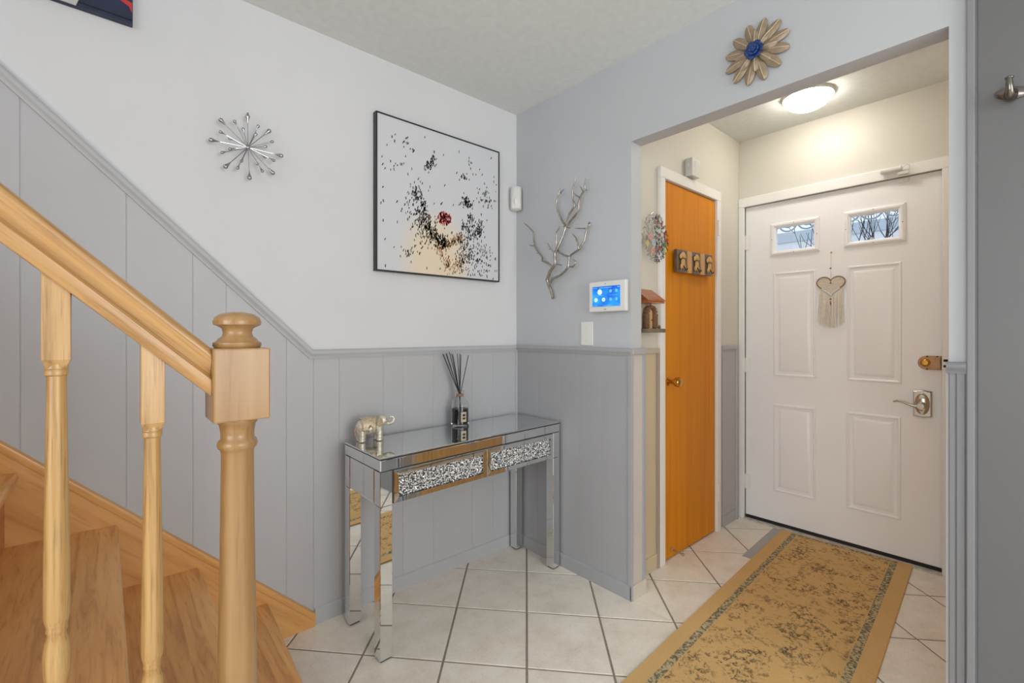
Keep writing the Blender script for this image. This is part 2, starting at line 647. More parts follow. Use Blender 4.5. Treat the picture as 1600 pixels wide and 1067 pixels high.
def clip(poly, x0, x1, y0, y1):
    def cut(ps, f):
        out = []
        for k in range(len(ps)):
            p, q = ps[k], ps[(k + 1) % len(ps)]
            fp, fq = f(p), f(q)
            if fp >= 0:
                out.append(p)
            if fp * fq < 0:
                out.append(p + (q - p) * (fp / (fp - fq)))
        return out
    for f in (lambda p: p.x - x0, lambda p: x1 - p.x, lambda p: p.y - y0, lambda p: y1 - p.y):
        poly = cut(poly, f)
        if len(poly) < 3:
            return []
    return poly


def tile_mesh(poly, c):
    z1 = 0.0
    mb = MB()
    ctr = sum(poly, Vector((0, 0))) / len(poly)
    inner = [p + (ctr - p).normalized() * 0.002 for p in poly]
    mb.loft([[(p.x, p.y, -0.006) for p in poly], [(p.x, p.y, z1 - 0.0012) for p in poly], [(p.x, p.y, z1) for p in inner]])
    return mb


whole = None
for i in range(-16, 14):
    for j in range(-16, 18):
        p = tile_poly(i, j)
        c = sum(p, Vector((0, 0))) / 4
        q0 = []
        # tiles in the photographed hall and vestibule, and a margin around them
        regions = [(-2.7, 0.0, -2.9, 0.0), (0.0, FW + 0.05, -1.9, -0.60)]
        full = any(x0 <= min(t.x for t in p) and max(t.x for t in p) <= x1 and y0 <= min(t.y for t in p) and max(t.y for t in p) <= y1
                   for x0, x1, y0, y1 in [(-2.7, FW + 0.05, -1.9, -0.60), (-2.7, 0.0, -2.9, 0.0)])
        if full:
            if whole is None:
                whole = tile_mesh(p, c).build('tile', 'tile', fl, origin=(c.x, c.y, 0))
            else:
                copy_at(whole, (c.x, c.y, 0), fl)
            continue
        for x0, x1, y0, y1 in regions:
            q = clip(list(p), x0, x1, y0, y1)
            if len(q) >= 3:
                ar = abs(sum(q[k].x * q[(k + 1) % len(q)].y - q[(k + 1) % len(q)].x * q[k].y for k in range(len(q)))) / 2
                if ar > 4e-4:
                    tile_mesh(q, c).build('tile', 'tile', fl)
far = MB()
for i in range(-26, 26):
    for j in range(-26, 26):
        for x0, x1, y0, y1 in ((RX, -2.7, RY, 0.0), (-2.7, 0.0, RY, -2.9)):
            q = clip(tile_poly(i, j), x0, x1, y0, y1)
            if len(q) >= 3:
                far.loft([[(p.x, p.y, -0.006) for p in q], [(p.x, p.y, 0.0) for p in q]])
far.build('tile_field', 'tile', fl, kind='stuff')

# ------------------------------------------------------------------ walls
HOLE = -1.45                                                     # stairwell edge in the ceiling
wl = MB().box(RX - 0.1, 0.3, 0.0, 0.1, 0, CEIL).box(RX - 0.1, HOLE + 0.1, 0.0, 0.1, CEIL, 4.8).build('wall_left', 'white')
struct(wl, 'white plaster wall above grey panelling beside the stairs')
wr = MB().box(0, TH, OP0, 0.0, 0, CEIL).box(0, TH, OP1, OP0, HDR, CEIL).box(0, TH, RY, OP1, 0, CEIL).build('wall_right', 'cool_white_shaded')
struct(wr, 'white wall with the wide opening into the vestibule')
DX0, DX1, DZ = 0.405, 0.997, 2.002                               # closet door
wc = MB().box(TH, DX0, CW, CW + 0.1, 0, CEIL).box(DX0, DX1, CW, CW + 0.1, DZ, CEIL).box(DX1, FW + 0.1, CW, CW + 0.1, 0, CEIL) \
    .box(DX0, DX1, CW + 0.1, CW + 0.12, 0, DZ).build('wall_closet', 'cream')
struct(wc, 'cream vestibule wall around the orange closet door')
FY0, FY1, FZ = -0.722, -1.667, 2.016                             # front door
wf = MB().box(FW, FW + 0.14, CW + 0.1, FY0, 0, CEIL).box(FW, FW + 0.14, FY0, FY1, FZ, CEIL).box(FW, FW + 0.14, FY1, RW - 0.1, 0, CEIL).build('wall_front', 'cream')
struct(wf, 'cream wall around the white front door')
wv = MB().box(TH, FW + 0.14, RW - 0.1, RW, 0, CEIL).build('wall_vestibule', 'cream')
struct(wv, 'cream wall closing the far side of the vestibule')
w_r = MB().box(RX - 0.1, -1.9, RY - 0.1, RY, 0, CEIL).box(-1.9, -0.2, RY - 0.1, RY, 0, 0.55).box(-1.9, -0.2, RY - 0.1, RY, 2.35, CEIL).box(-0.2, TH, RY - 0.1, RY, 0, CEIL).build('wall_rear', 'white')
struct(w_r, 'white rear wall with a wide window')
w_s = MB().box(RX - 0.1, RX, RY, -3.75, 0, CEIL).box(RX - 0.1, RX, -3.75, -1.45, 0, 0.55).box(RX - 0.1, RX, -3.75, -1.45, 2.35, CEIL).box(RX - 0.1, RX, -1.45, 0, 0, CEIL) \
    .box(RX - 0.1, RX, -1.2, 0, CEIL, 3.1).box(RX - 0.1, RX, -1.2, -1.0, 3.1, 4.3).box(RX - 0.1, RX, -0.1, 0, 3.1, 4.3).box(RX - 0.1, RX, -1.2, 0, 4.3, 4.8).build('wall_side', 'white')
struct(w_s, 'white far side wall with a wide window')
cl = MB().box(HOLE, 0.3, RY - 0.1, 0.1, CEIL, CEIL + 0.1).box(RX - 0.1, HOLE, RY - 0.1, -1.06, CEIL, CEIL + 0.1).box(0.05, FW + 0.2, RW - 0.1, CW + 0.1, CEIL, CEIL + 0.1).build('ceiling', 'ceiling')
struct(cl, 'stippled pale ceiling')
sw = MB().box(RX, HOLE, -1.16, -1.06, CEIL + 0.1, 4.8).box(HOLE, HOLE + 0.1, -1.16, 0.1, CEIL + 0.1, 4.8).box(RX - 0.1, HOLE + 0.1, -1.16, 0.1, 4.8, 4.9).build('wall_stairwell', 'white')
struct(sw, 'white walls of the upper stairwell')
for k, (a, b, fixed, ax, z0, z1) in enumerate(((-1.9, -0.2, RY, 'y', 0.55, 2.35), (-3.75, -1.45, RX, 'x', 0.55, 2.35), (-1.0, -0.1, RX, 'x', 3.1, 4.3))):  # the third frame surrounds the added upstairs light
    mb = MB()
    w = 0.05
    for u0, u1, q0, q1 in ((a, b, z0, z0 + w), (a, b, z1 - w, z1), (a, a + w, z0 + w, z1 - w), (b - w, b, z0 + w, z1 - w), ((a + b) / 2 - w / 2, (a + b) / 2 + w / 2, z0 + w, z1 - w)):
        mb.box(u0, u1, fixed + 0.05, fixed + 0.09, q0, q1) if ax == 'y' else mb.box(fixed + 0.05, fixed + 0.09, u0, u1, q0, q1)
    struct(mb.build('window_%d' % (k + 1), 'trim_white'), 'white window frame behind the viewer')

# ------------------------------------------------------------------ wainscot: backing, planks, rails, baseboards
PL = 0.006                                                       # plank face stands this far off the plaster
RAILZ, BASE = 1.132, 0.066
KX, SL = -1.133, 0.970                                           # where the rail turns up the stairs, its slope


def rail_z(x):
    return RAILZ if x >= KX else RAILZ + (KX - x) * SL


def skirt_z(x):
    return 0.050 + (-1.128 - x) * 0.963


def low_z(x):
    return BASE if x >= -1.128 else skirt_z(x) - 0.02


grooves = [-3.6, -3.2, -2.95, -2.72, -2.55, -2.31, -2.16, -1.961, -1.722, -1.542, -1.440, -1.234, -1.130, -1.024, -0.822, -0.725, -0.558, -0.323, -0.180, 0.0]


def plank_poly(x0, x1):
    xs = sorted({x0, x1} | {x for x in (KX, -1.128) if x0 < x < x1})
    top = [(x, min(rail_z(x) - 0.012, CEIL + 1.2)) for x in xs]
    bot = [(x, max(0.02, low_z(x))) for x in reversed(xs)]
    return top + bot


def chamfered(mb, poly, axis, back, front, c=0.0011):
    cx = sum(p[0] for p in poly) / len(poly)
    x0, x1 = min(p[0] for p in poly), max(p[0] for p in poly)
    inner = [(p[0] + (c if abs(p[0] - x0) < 1e-6 else -c if abs(p[0] - x1) < 1e-6 else 0), p[1]) for p in poly]
    sgn = 1 if front > back else -1
    P = (lambda p, t: (p[0], t, p[1])) if axis == 'y' else (lambda p, t: (t, p[0], p[1]))
    mb.loft([[P(p, back) for p in poly], [P(p, front - sgn * c) for p in poly], [P(p, front) for p in inner]])
    return mb


GAP = 0.0007
for a, b in zip(grooves[:-1], grooves[1:]):
    chamfered(MB(), plank_poly(a + GAP, b - GAP), 'y', -0.0005, -PL).build('wall_plank', 'grey', wl)
mb = MB()
xs = [-3.6, KX, 0.0]
mb.prism([(x, rail_z(x) - 0.02) for x in xs] + [(x, max(0.02, low_z(x))) for x in (0.0, -1.128, -1.1281, -3.6)], 'y', -0.0002, -0.0042)
mb.build('panel_backing', 'grey', wl)
# chair rail: rounded moulding, level then sloping
def rail_profile(h, d):
    return [(0, -h), (-d * 0.55, -h), (-d * 0.6, -h * 0.72), (-d * 0.95, -h * 0.55), (-d, -h * 0.28), (-d * 0.85, -0.08 * h), (-d * 0.5, 0), (0, 0)]


mb = MB()
loops = []
pr = rail_profile(0.032, 0.022)
for x, k in ((-3.6, 1.32), (KX, 1.15), (-0.0005, 1.0)):
    loops.append([(x + (0.0 if x != KX else q[1] * 0.42), q[0], rail_z(x) + q[1] * k) for q in pr])
mb.loft(loops)
mb.build('chair_rail', 'grey', wl, smooth=50)
struct(MB().prism([(-0.012, 0), (-0.012, BASE - 0.004), (-0.008, BASE), (-PL + 0.001, BASE), (-PL + 0.001, 0)], 'x', -1.126, -0.0005).build('baseboard_left', 'grey'), 'low grey baseboard under the picture wall')

MB().box(-0.016, -0.0045, -0.016, -0.0045, BASE, RAILZ - 0.02).build('corner_strip', 'grey', wl, bev=0.005)
# opening wall
gB = [0.0, -0.180, -0.338, -0.467, -0.610, OP0 - 0.004]
for a, b in zip(gB[:-1], gB[1:]):
    chamfered(MB(), [(b + GAP, BASE), (a - GAP, BASE), (a - GAP, RAILZ - 0.012), (b + GAP, RAILZ - 0.012)], 'x', -0.0005, -PL).build('wall_plank', 'grey_shaded', wr)
MB().box(-0.0042, -0.0002, OP0, 0, 0.02, RAILZ - 0.02).build('panel_backing', 'grey_shaded', wr)
mb = MB()
mb.loft([[(q[0], y, RAILZ + q[1]) for q in pr] for y in (OP0 - 0.010, 0.0)])
mb.build('chair_rail', 'grey_shaded', wr, smooth=50)
struct(MB().prism([(-0.012, 0), (-0.012, BASE - 0.004), (-0.008, BASE), (-PL + 0.001, BASE), (-PL + 0.001, 0)], 'y', OP0 - 0.008, -0.013).build('baseboard_right', 'grey_shaded'), 'low grey baseboard beside the opening')
# the end of that wall (left jamb of the opening): grey panel below, corner strips
mb = MB().box(0.002, 0.104, OP0 - 0.005, OP0 - 0.0002, BASE, RAILZ - 0.03)
mb.build('jamb_panel', plain('grey_beige_panel', (196, 190, 182), 0.42, var=0.03, bmp=0.08, bscale=70), wr)  # greyish beige tone on the jamb panel
MB().box(-0.010, 0.004, OP0 - 0.010, OP0 + 0.012, BASE, RAILZ - 0.03).build('corner_strip', 'grey_shaded', wr, bev=0.002)
MB().box(0.080, 0.106, OP0 - 0.010, CW, 0.0, RAILZ - 0.03).build('corner_strip', 'grey_shaded', wr, bev=0.002)
MB().box(-0.004, 0.110, OP0 - 0.016, OP0, RAILZ - 0.03, RAILZ).build('jamb_rail', 'grey_shaded', wr, bev=0.006)
MB().box(0.0, 0.108, OP0 - 0.012, OP0, 0, BASE).build('jamb_base', plain('pale_base_paint', (206, 198, 186), 0.4), wr, bev=0.002)
MB().box(-0.012, 0.0, OP0 - 0.012, OP0, 0, BASE).build('corner_base', 'grey_shaded', wr, bev=0.002)
# narrow strip on the near side of the opening
NE = -1.849
for a, b in ((OP1 - 0.001, -1.826), (-1.829, -1.846)):
    chamfered(MB(), [(b, 0.0), (a, 0.0), (a, RAILZ - 0.03), (b, RAILZ - 0.03)], 'x', -0.0005, -0.009).build('wall_plank', 'grey_trim_shaded', wr)
MB().box(-0.004, 0.0, NE, OP1, 0, RAILZ - 0.03).build('panel_backing', 'grey_trim_shaded', wr)
mb = MB()
mb.loft([[(q[0], y, RAILZ - 0.012 + q[1]) for q in pr] for y in (NE, OP1 + 0.004)])
mb.build('chair_rail', 'grey_trim_shaded', wr, smooth=50)
MB().box(-0.001, TH, OP1, OP1 + 0.006, 0, RAILZ - 0.03).build('jamb_panel', 'grey', wr)

# closet wall panelling: beige board beside the door, grey board beyond it
MB().box(0.106, 0.334, CW - 0.008, CW, BASE + 0.004, RAILZ - 0.03).build('wall_plank', 'beige', wc, bev=0.002)
MB().box(0.335, 0.359, CW - 0.016, CW, 0.0, RAILZ - 0.02).build('edge_strip', plain('taupe_strip_paint', (176, 164, 150), 0.4), wc, bev=0.003)
MB().box(0.106, 0.36, CW - 0.018, CW, RAILZ - 0.036, RAILZ - 0.008).build('chair_rail', plain('warm_rail_paint', (196, 186, 168), 0.4), wc, bev=0.006)
MB().box(0.106, 0.335, CW - 0.013, CW, 0, BASE + 0.012).build('base_strip', 'beige', wc, bev=0.002)
MB().box(1.094, 1.280, CW - 0.008, CW, BASE, RAILZ - 0.03).build('wall_plank', 'grey', wc, bev=0.002)
MB().box(1.280, 1.303, CW - 0.016, CW, 0, RAILZ - 0.02).build('edge_strip', 'grey', wc, bev=0.003)
MB().box(1.094, 1.303, CW - 0.018, CW, RAILZ - 0.036, RAILZ - 0.008).build('chair_rail', 'grey', wc, bev=0.006)
MB().box(1.094, 1.280, CW - 0.012, CW, 0, BASE).build('base_strip', 'grey', wc, bev=0.002)

# door casings
t1 = MB().box(0.360, DX0, CW - 0.020, CW, 0, DZ).box(0.360, 1.046, CW - 0.020, CW, DZ, DZ + 0.057).box(DX1, 1.046, CW - 0.020, CW, 0, DZ).build('trim_1', 'trim_white', bev=0.004)
struct(t1, 'white casing around the closet door')
t2 = MB().box(FW - 0.016, FW + 0.012, FY0, CW - 0.002, 0, FZ).box(FW - 0.016, FW + 0.012, FY1 - 0.05, CW - 0.002, FZ, FZ + 0.058).box(FW - 0.016, FW + 0.012, FY1 - 0.05, FY1, 0, FZ).build('trim_2', 'trim_white', bev=0.004)
struct(t2, 'white casing around the front door')

# ------------------------------------------------------------------ front door
DF = 1.360
d1 = bpy.data.objects.new('door_1', None)
COL.objects.link(d1)
place(d1, (DF, (FY0 + FY1) / 2, 0))
struct(d1, 'white panelled front door with two small windows')
LITES = [(-0.895, -1.118), (-1.278, -1.505)]
LZ0, LZ1 = 1.702, 1.862
ya, yb = FY0 - 0.002, FY1 + 0.002
mb = MB()
B0, B1 = DF, DF + 0.044
mb.box(B0, B1, ya, yb, 0.024, LZ0).box(B0, B1, ya, yb, LZ1, FZ - 0.002)
mb.box(B0, B1, ya, LITES[0][0], LZ0, LZ1).box(B0, B1, LITES[0][1], LITES[1][0], LZ0, LZ1).box(B0, B1, LITES[1][1], yb, LZ0, LZ1)
mb.build('slab', 'door_white', d1)


def frame_loft(loops):
    """nested rectangles (y0,y1,z0,z1,x) joined ring by ring"""
    mb = MB()
    vs, fs = [], []
    for (y0, y1, z0, z1, x) in loops:
        vs += [(x, y0, z0), (x, y1, z0), (x, y1, z1), (x, y0, z1)]
    for a in range(len(loops) - 1):
        for i in range(4):
            j = (i + 1) % 4
            fs.append((a * 4 + i, a * 4 + j, a * 4 + 4 + j, a * 4 + 4 + i))
    return mb.add(vs, fs), len(loops)


for (py0, py1, pz0, pz1) in ((-0.889, -1.122, 0.934, 1.576), (-1.271, -1.510, 0.934, 1.576), (-0.889, -1.120, 0.217, 0.760), (-1.268, -1.507, 0.217, 0.760)):
    def ins(e, x):
        return (py0 - e, py1 + e, pz0 + e, pz1 - e, x)
    mb, k = frame_loft([ins(0, DF), ins(0.004, DF - 0.005), ins(0.010, DF - 0.006), ins(0.016, DF - 0.001), ins(0.030, DF - 0.0005), ins(0.044, DF - 0.007), ins(0.046, DF - 0.0075)])
    q = (k - 1) * 4
    mb.f.append((q, q + 1, q + 2, q + 3))
    mb.build('door_panel', 'door_white', d1, smooth=20)
for (y0, y1) in LITES:
    def ins(e, x):
        return (y0 + 0.022 - e, y1 - 0.022 + e, LZ0 - 0.022 + e, LZ1 + 0.022 - e, x)
    mb, k = frame_loft([ins(0, DF), ins(0.002, DF - 0.008), ins(0.012, DF - 0.014), ins(0.020, DF - 0.012), ins(0.026, DF - 0.004), ins(0.030, DF - 0.002), ins(0.032, DF + 0.02)])
    fr = mb.build('window_frame', 'door_white', d1, smooth=25)
    MB().box(DF + 0.018, DF + 0.022, y0 - 0.004, y1 + 0.004, LZ0 + 0.004, LZ1 - 0.004).build('pane', 'pane', fr)
    for sy, sz in (((y0 + y1) / 2, LZ1 + 0.010), ((y0 + y1) / 2, LZ0 - 0.010), (y0 + 0.010, (LZ0 + LZ1) / 2), (y1 - 0.010, (LZ0 + LZ1) / 2)):
        MB().lathe([(0.0025, 0), (0.002, 0.003)], (DF - 0.012, sy, sz), (-1, 0, 0), 8).build('screw', 'dark', fr)
for hz in (1.787, 0.993, 0.24):
    h = MB().lathe([(0.006, -0.05), (0.006, 0.05)], (DF - 0.012, FY0 + 0.004, hz), (0, 0, 1), 10)
    h.box(DF - 0.006, DF - 0.001, FY0 - 0.030, FY0 + 0.004, hz - 0.045, hz + 0.045)
    h.build('hinge', 'trim_white', d1)
MB().box(DF - 0.004, DF + 0.05, FY0 - 0.004, FY1 + 0.004, 0.006, 0.026).build('door_sweep', 'dark', d1)
MB().box(FW - 0.03, DF + 0.06, FY0, FY1, 0.0, 0.007).build('threshold', plain('worn_white_sill', (196, 192, 184), 0.5, var=0.25, vscale=30), d1, bev=0.002)
# key lock with lever
lk = MB()
ly0, ly1, lz0, lz1 = -1.556, -1.630, 0.776, 0.906
lk.loft([[(DF - dx, ly0 - e, lz0 + e), (DF - dx, (ly0 + ly1) / 2, lz0 + e - 0.006), (DF - dx, ly1 + e, lz0 + e), (DF - dx, ly1 + e, lz1 - e), (DF - dx, (ly0 + ly1) / 2, lz1 - e + 0.006), (DF - dx, ly0 - e, lz1 - e)] for dx, e in ((0, 0), (0.018, 0.001), (0.024, 0.006))])
lock = lk.build('lock_plate', 'nickel', d1, smooth=30)
rot = Matrix.Identity(3)
MB().ell((DF - 0.022, -1.593, 0.841), (0.012, 0.030, 0.056)).build('oval_boss', 'nickel', lock, smooth=60)
MB().box(DF - 0.037, DF - 0.030, -1.583, -1.603, 0.868, 0.882).build('keypad', 'plastic', lock, bev=0.002)
MB().prism([(-1.583, 0.806), (-1.603, 0.806), (-1.593, 0.786)], 'x', DF - 0.034, DF - 0.026).build('badge', 'plastic', lock)
MB().lathe([(0.019, 0), (0.019, 0.012), (0.014, 0.018), (0.013, 0.040), (0.016, 0.046), (0.014, 0.05)], (DF - 0.028, -1.593, 0.834), (-1, 0, 0), 18).build('lever_hub', 'nickel', lock, smooth=35)
MB().tube([(DF - 0.068, -1.593, 0.834), (DF - 0.070, -1.570, 0.832), (DF - 0.072, -1.545, 0.840), (DF - 0.073, -1.520, 0.850), (DF - 0.073, -1.500, 0.852), (DF - 0.072, -1.486, 0.846)], [0.010, 0.0085, 0.0065, 0.0055, 0.005, 0.004], 10).build('lever', 'nickel', lock, smooth=60)
# surface night latch, painted copper
nl = MB()
pts = [(-1.664, 1.016), (-1.664, 1.086), (-1.610, 1.086)] + [(-1.610 + 0.035 * math.sin(a), 1.051 + 0.035 * math.cos(a)) for a in [PI * k / 10 for k in range(1, 10)]] + [(-1.610, 1.016)]
nl.loft([[(DF - dx, p[0] + (0.0 if dx == 0 else (-1.625 - p[0]) * s), p[1] + (1.051 - p[1]) * s) for p in pts] for dx, s in ((0, 0), (0.020, 0.0), (0.026, 0.10))])
lat = nl.build('night_latch', 'old_bronze', d1, smooth=30)
MB().lathe([(0.020, 0), (0.020, 0.004), (0.015, 0.006), (0.011, 0.012), (0.008, 0.012)], (DF - 0.025, -1.606, 1.051), (-1, 0, 0), 18).build('latch_knob', 'brass', lat, smooth=35)
for sy, sz in ((-1.612, 1.083), (-1.650, 1.083), (-1.612, 1.019)):
    MB().lathe([(0.004, 0), (0.003, 0.004)], (DF - 0.024, sy, sz), (-1, 0, 0), 8).build('screw', 'dark', lat)
mb = MB().box(FW - 0.040, FW - 0.022, FY1 - 0.032, FY1 - 0.002, 1.020, 1.086)
st = mb.build('latch_keep', 'trim_white', d1, bev=0.002)
for z in (1.066, 1.038):
    MB().box(FW - 0.0425, FW - 0.039, FY1 - 0.024, FY1 - 0.008, z - 0.006, z + 0.006).build('keep_slot', 'dark', st)

# door contact sensor over the front door
sen = thing('door_sensor', 'small white cylinder sensor with a wire loop above the front door', 'sensor', (FW - 0.034, -1.47, FZ + 0.02))
MB().lathe([(0.010, 0), (0.014, 0.004), (0.014, 0.086), (0.010, 0.09)], (FW - 0.036, -1.428, FZ + 0.038), (0, -1, 0.0), 14).build('body', 'plastic', sen, smooth=40)
MB().tube([(FW - 0.032, -1.518, FZ + 0.040), (FW - 0.034, -1.535, FZ + 0.054), (FW - 0.034, -1.548, FZ + 0.046), (FW - 0.032, -1.545, FZ + 0.030), (FW - 0.030, -1.525, FZ + 0.020)], 0.0022, 6).build('wire', 'plastic', sen, smooth=60)
MB().box(FW - 0.040, FW - 0.022, -1.500, -1.545, FZ + 0.004, FZ + 0.020).build('magnet_block', 'plastic', sen, bev=0.003)
MB().box(DF - 0.014, DF, -1.497, -1.540, FZ - 0.028, FZ - 0.008).build('magnet_block', 'plastic', sen, bev=0.003)

# ------------------------------------------------------------------ closet door
d2 = bpy.data.objects.new('door_2', None)
COL.objects.link(d2)
place(d2, ((DX0 + DX1) / 2, CW, 0))
struct(d2, 'orange varnished wooden closet door')
CF = CW - 0.004
MB().box(DX0 + 0.003, DX1 - 0.004, CF, CF + 0.035, 0.008, DZ - 0.005).build('slab', 'closet', d2, bev=0.0015)
kb = MB().lathe([(0.024, 0), (0.024, 0.004), (0.012, 0.010), (0.011, 0.026), (0.016, 0.032), (0.025, 0.044), (0.027, 0.056), (0.022, 0.066), (0.008, 0.070)], (0.462, CF, 0.945), (0, -1, 0), 22)
kb.build('knob', 'brass', d2, smooth=40)
MB().box(DX0 + 0.0005, DX0 + 0.010, CF - 0.001, CF + 0.002, 0.905, 0.985).build('latch_plate', 'nickel', d2)
for hz in (1.836, 0.235):
    h = MB().lathe([(0.006, -0.045), (0.006, 0.045)], (DX1 + 0.004, CF - 0.020, hz), (0, 0, 1), 10).box(DX1 + 0.004, DX1 + 0.030, CF - 0.0185, CF - 0.0165, hz - 0.045, hz + 0.045)
    h.build('hinge', 'trim_white', d2)
ds = MB().lathe([(0.012, 0), (0.012, 0.004), (0.004, 0.006), (0.004, 0.055), (0.008, 0.058), (0.008, 0.070)], (0.490, CF, 0.050), (0.05, -1, -0.12), 10)
ds.build('door_stop', 'nickel', d2, smooth=40)

# ------------------------------------------------------------------ grey door on the near side, with casing
d3 = bpy.data.objects.new('door_3', None)
COL.objects.link(d3)
place(d3, (-0.01, -2.25, 0))
struct(d3, 'flat grey painted door at the right edge')
MB().box(-0.012, -0.0005, -2.66, -1.870, 0.01, 2.16).build('slab', 'grey_door', d3, bev=0.002)
t3 = MB().box(-0.016, -0.0005, -1.866, NE, 0, 2.18).box(-0.016, -0.0005, -2.72, -2.664, 0, 2.18).box(-0.016, -0.0005, -2.664, -1.866, 2.164, 2.22).build('trim_3', 'grey_trim_shaded', bev=0.003)
struct(t3, 'grey casing of the flat grey door')
rh = thing('robe_hook', 'small pewter robe hook on the grey door', 'hook', (-0.0125, -1.932, 1.81))
hx = -0.0125
mb = MB()
mb.loft([[(hx - dx, -1.934 + (0.028 - e) * math.cos(a) * 1.15, 1.822 + (0.016 - e) * math.sin(a) + 0.006 * math.cos(a)) for a in [2 * PI * k / 20 for k in range(20)]] for dx, e in ((0, 0), (0.004, 0), (0.007, 0.004))])
mb.build('backplate', 'pewter', rh, smooth=40)
MB().tube([(hx - 0.005, -1.932, 1.820), (hx - 0.020, -1.932, 1.808), (hx - 0.034, -1.931, 1.806), (hx - 0.044, -1.930, 1.818), (hx - 0.046, -1.930, 1.836), (hx - 0.045, -1.930, 1.846)], [0.014, 0.013, 0.011, 0.008, 0.0065, 0.006], 12).build('hook_arm', 'pewter', rh, smooth=60)
MB().ell((hx - 0.045, -1.930, 1.848), (0.0075, 0.0085, 0.0045)).build('hook_tip', 'pewter', rh, smooth=60)

# added wood door on the hidden vestibule wall, gives the mirrored table its tan reflection
d4 = bpy.data.objects.new('added_door', None)
COL.objects.link(d4)
place(d4, (0.7, RW, 0))
struct(d4, 'added light wooden door facing the closet for the table reflection')
MB().box(0.12, 1.22, RW, RW + 0.012, 0.01, 2.01).build('slab', 'tan_door', d4, bev=0.003)

# ------------------------------------------------------------------ staircase
NX0, NZ0, RUN, RISE = -1.303, 0.165, 0.220, 0.2105
stairs = thing('staircase', 'brown oak stairs with golden pine skirt board climbing beside the wall', 'staircase', (-2.0, -0.5, 0))
NT = 11
YO = -1.0
for k in range(NT):
    xn, zn = NX0 - RUN * k, NZ0 + RISE * k
    skew = 0.03 if k == 0 else 0.0
    mb = MB()
    prof = [(xn - RUN - 0.03, zn), (xn - 0.006, zn), (xn - 0.001, zn - 0.005), (xn, zn - 0.014), (xn - 0.002, zn - 0.022), (xn - 0.008, zn - 0.027), (xn - RUN - 0.03, zn - 0.027)]
    mb.loft([[(p[0] - (skew if i < 0 else 0), y, p[1]) for i, p in enumerate(prof)] for y in (YO, -0.021)])
    mb.map(lambda v: (v.x + skew * 2 * (v.y + 0.02) * (1 if v.x > xn - 0.1 else 0), v.y, v.z))
    mb.build('tread', 'tread', stairs, smooth=30)
    MB().box(xn - 0.045, xn - 0.027, YO + 0.02, -0.021, max(0.0, zn - RISE), zn - 0.027).build('riser', 'riser', stairs)
# wall skirt board with a cap bead
xe = NX0 - RUN * NT
mb = MB().prism([(-1.128, 0.0), (-1.128, skirt_z(-1.128)), (-3.55, skirt_z(-3.55)), (-3.55, skirt_z(-3.55) - 0.45), (-1.60, 0.0)], 'y', -0.021, -PL - 0.0005)
sk = mb.build('skirt_board', 'skirt', stairs)
pp = [(-0.021, -0.030), (-0.026, -0.028), (-0.028, -0.016), (-0.026, -0.004), (-0.020, 0.0), (-0.0068, 0.0), (-0.0068, -0.030)]
mb = MB().loft([[(x, p[0], skirt_z(x) + p[1] * 1.1 + 0.004) for p in pp] for x in (-1.1282, -3.55)])
mb.build('skirt_cap', 'skirt', sk, smooth=40)
# outer sawtooth stringer
so = [(-1.34, 0.0), (-1.34, NZ0 - 0.03)]
for k in range(1, NT):
    so += [(NX0 - RUN * k - 0.046, NZ0 + RISE * (k - 1) - 0.03), (NX0 - RUN * k - 0.046, NZ0 + RISE * k - 0.03)]
so += [(xe, NZ0 + RISE * (NT - 1) - 0.03), (xe, NZ0 + RISE * (NT - 1) - 0.40), (-1.75, 0.0)]
MB().prism(so, 'y', YO + 0.002, YO + 0.020).build('outer_stringer', 'skirt', stairs)

# ------------------------------------------------------------------ stair railing
RYC = -0.9545
rail = thing('stair_railing', 'pale wooden stair railing with newel post and turned balusters', 'railing', (-1.587, RYC, 0.376))
nx = -1.5845
hb = 0.0465
mb = MB()
b0, b1 = 1.037, 1.172
mb.box(nx - hb, nx + hb, RYC - hb, RYC + hb, b0, b1)
nw = mb.build('newel_post', 'newel', rail, bev=0.003, origin=(nx, RYC, 0.376))
MB().lathe([(0.038, 1.172), (0.041, 1.176), (0.041, 1.182), (0.035, 1.185), (0.033, 1.189), (0.0265, 1.194), (0.0245, 1.201), (0.0265, 1.209), (0.034, 1.2135), (0.040, 1.216), (0.041, 1.222), (0.038, 1.230), (0.028, 1.237), (0.012, 1.2405), (0.001, 1.241)], (nx, RYC, 0), n=36).build('newel_cap', 'newel', nw, smooth=50)
MB().lathe([(0.034, 1.038), (0.035, 1.033), (0.034, 1.029), (0.031, 1.027), (0.0285, 1.010), (0.0285, 0.999), (0.0325, 0.995), (0.0345, 0.988), (0.0325, 0.981), (0.029, 0.978), (0.0275, 0.972), (0.0285, 0.86), (0.0305, 0.72), (0.033, 0.58), (0.034, 0.49), (0.030, 0.485), (0.040, 0.478), (0.040, 0.470)], (nx, RYC, 0), n=36).build('newel_shaft', 'newel', nw, smooth=50)
MB().box(nx - hb, nx + hb, RYC - hb, RYC + hb, 0.3765, 0.471).build('newel_foot', 'newel', nw, bev=0.004)
# handrail: moulded section swept along the slope, cut plumb at the newel
SLP = 0.953
RZ0 = 1.086                                                      # underside at the newel's left face
prof = [(-0.026, 0.0), (-0.029, 0.004), (-0.030, 0.016), (-0.0295, 0.029), (-0.026, 0.0335), (-0.0215, 0.037), (-0.0195, 0.045), (-0.022, 0.053), (-0.028, 0.060), (-0.030, 0.068), (-0.028, 0.078), (-0.021, 0.085), (-0.010, 0.088)]
prof = prof + [(-a, b) for a, b in reversed(prof)]
x_a, x_b = nx - hb - 0.0005, -3.4
mb = MB().loft([[(x, RYC + p[0], RZ0 + (x_a - x) * SLP + p[1]) for p in prof] for x in (x_a, x_b)])
mb.build('handrail', 'rail', rail, smooth=40, origin=(x_a, RYC, RZ0))


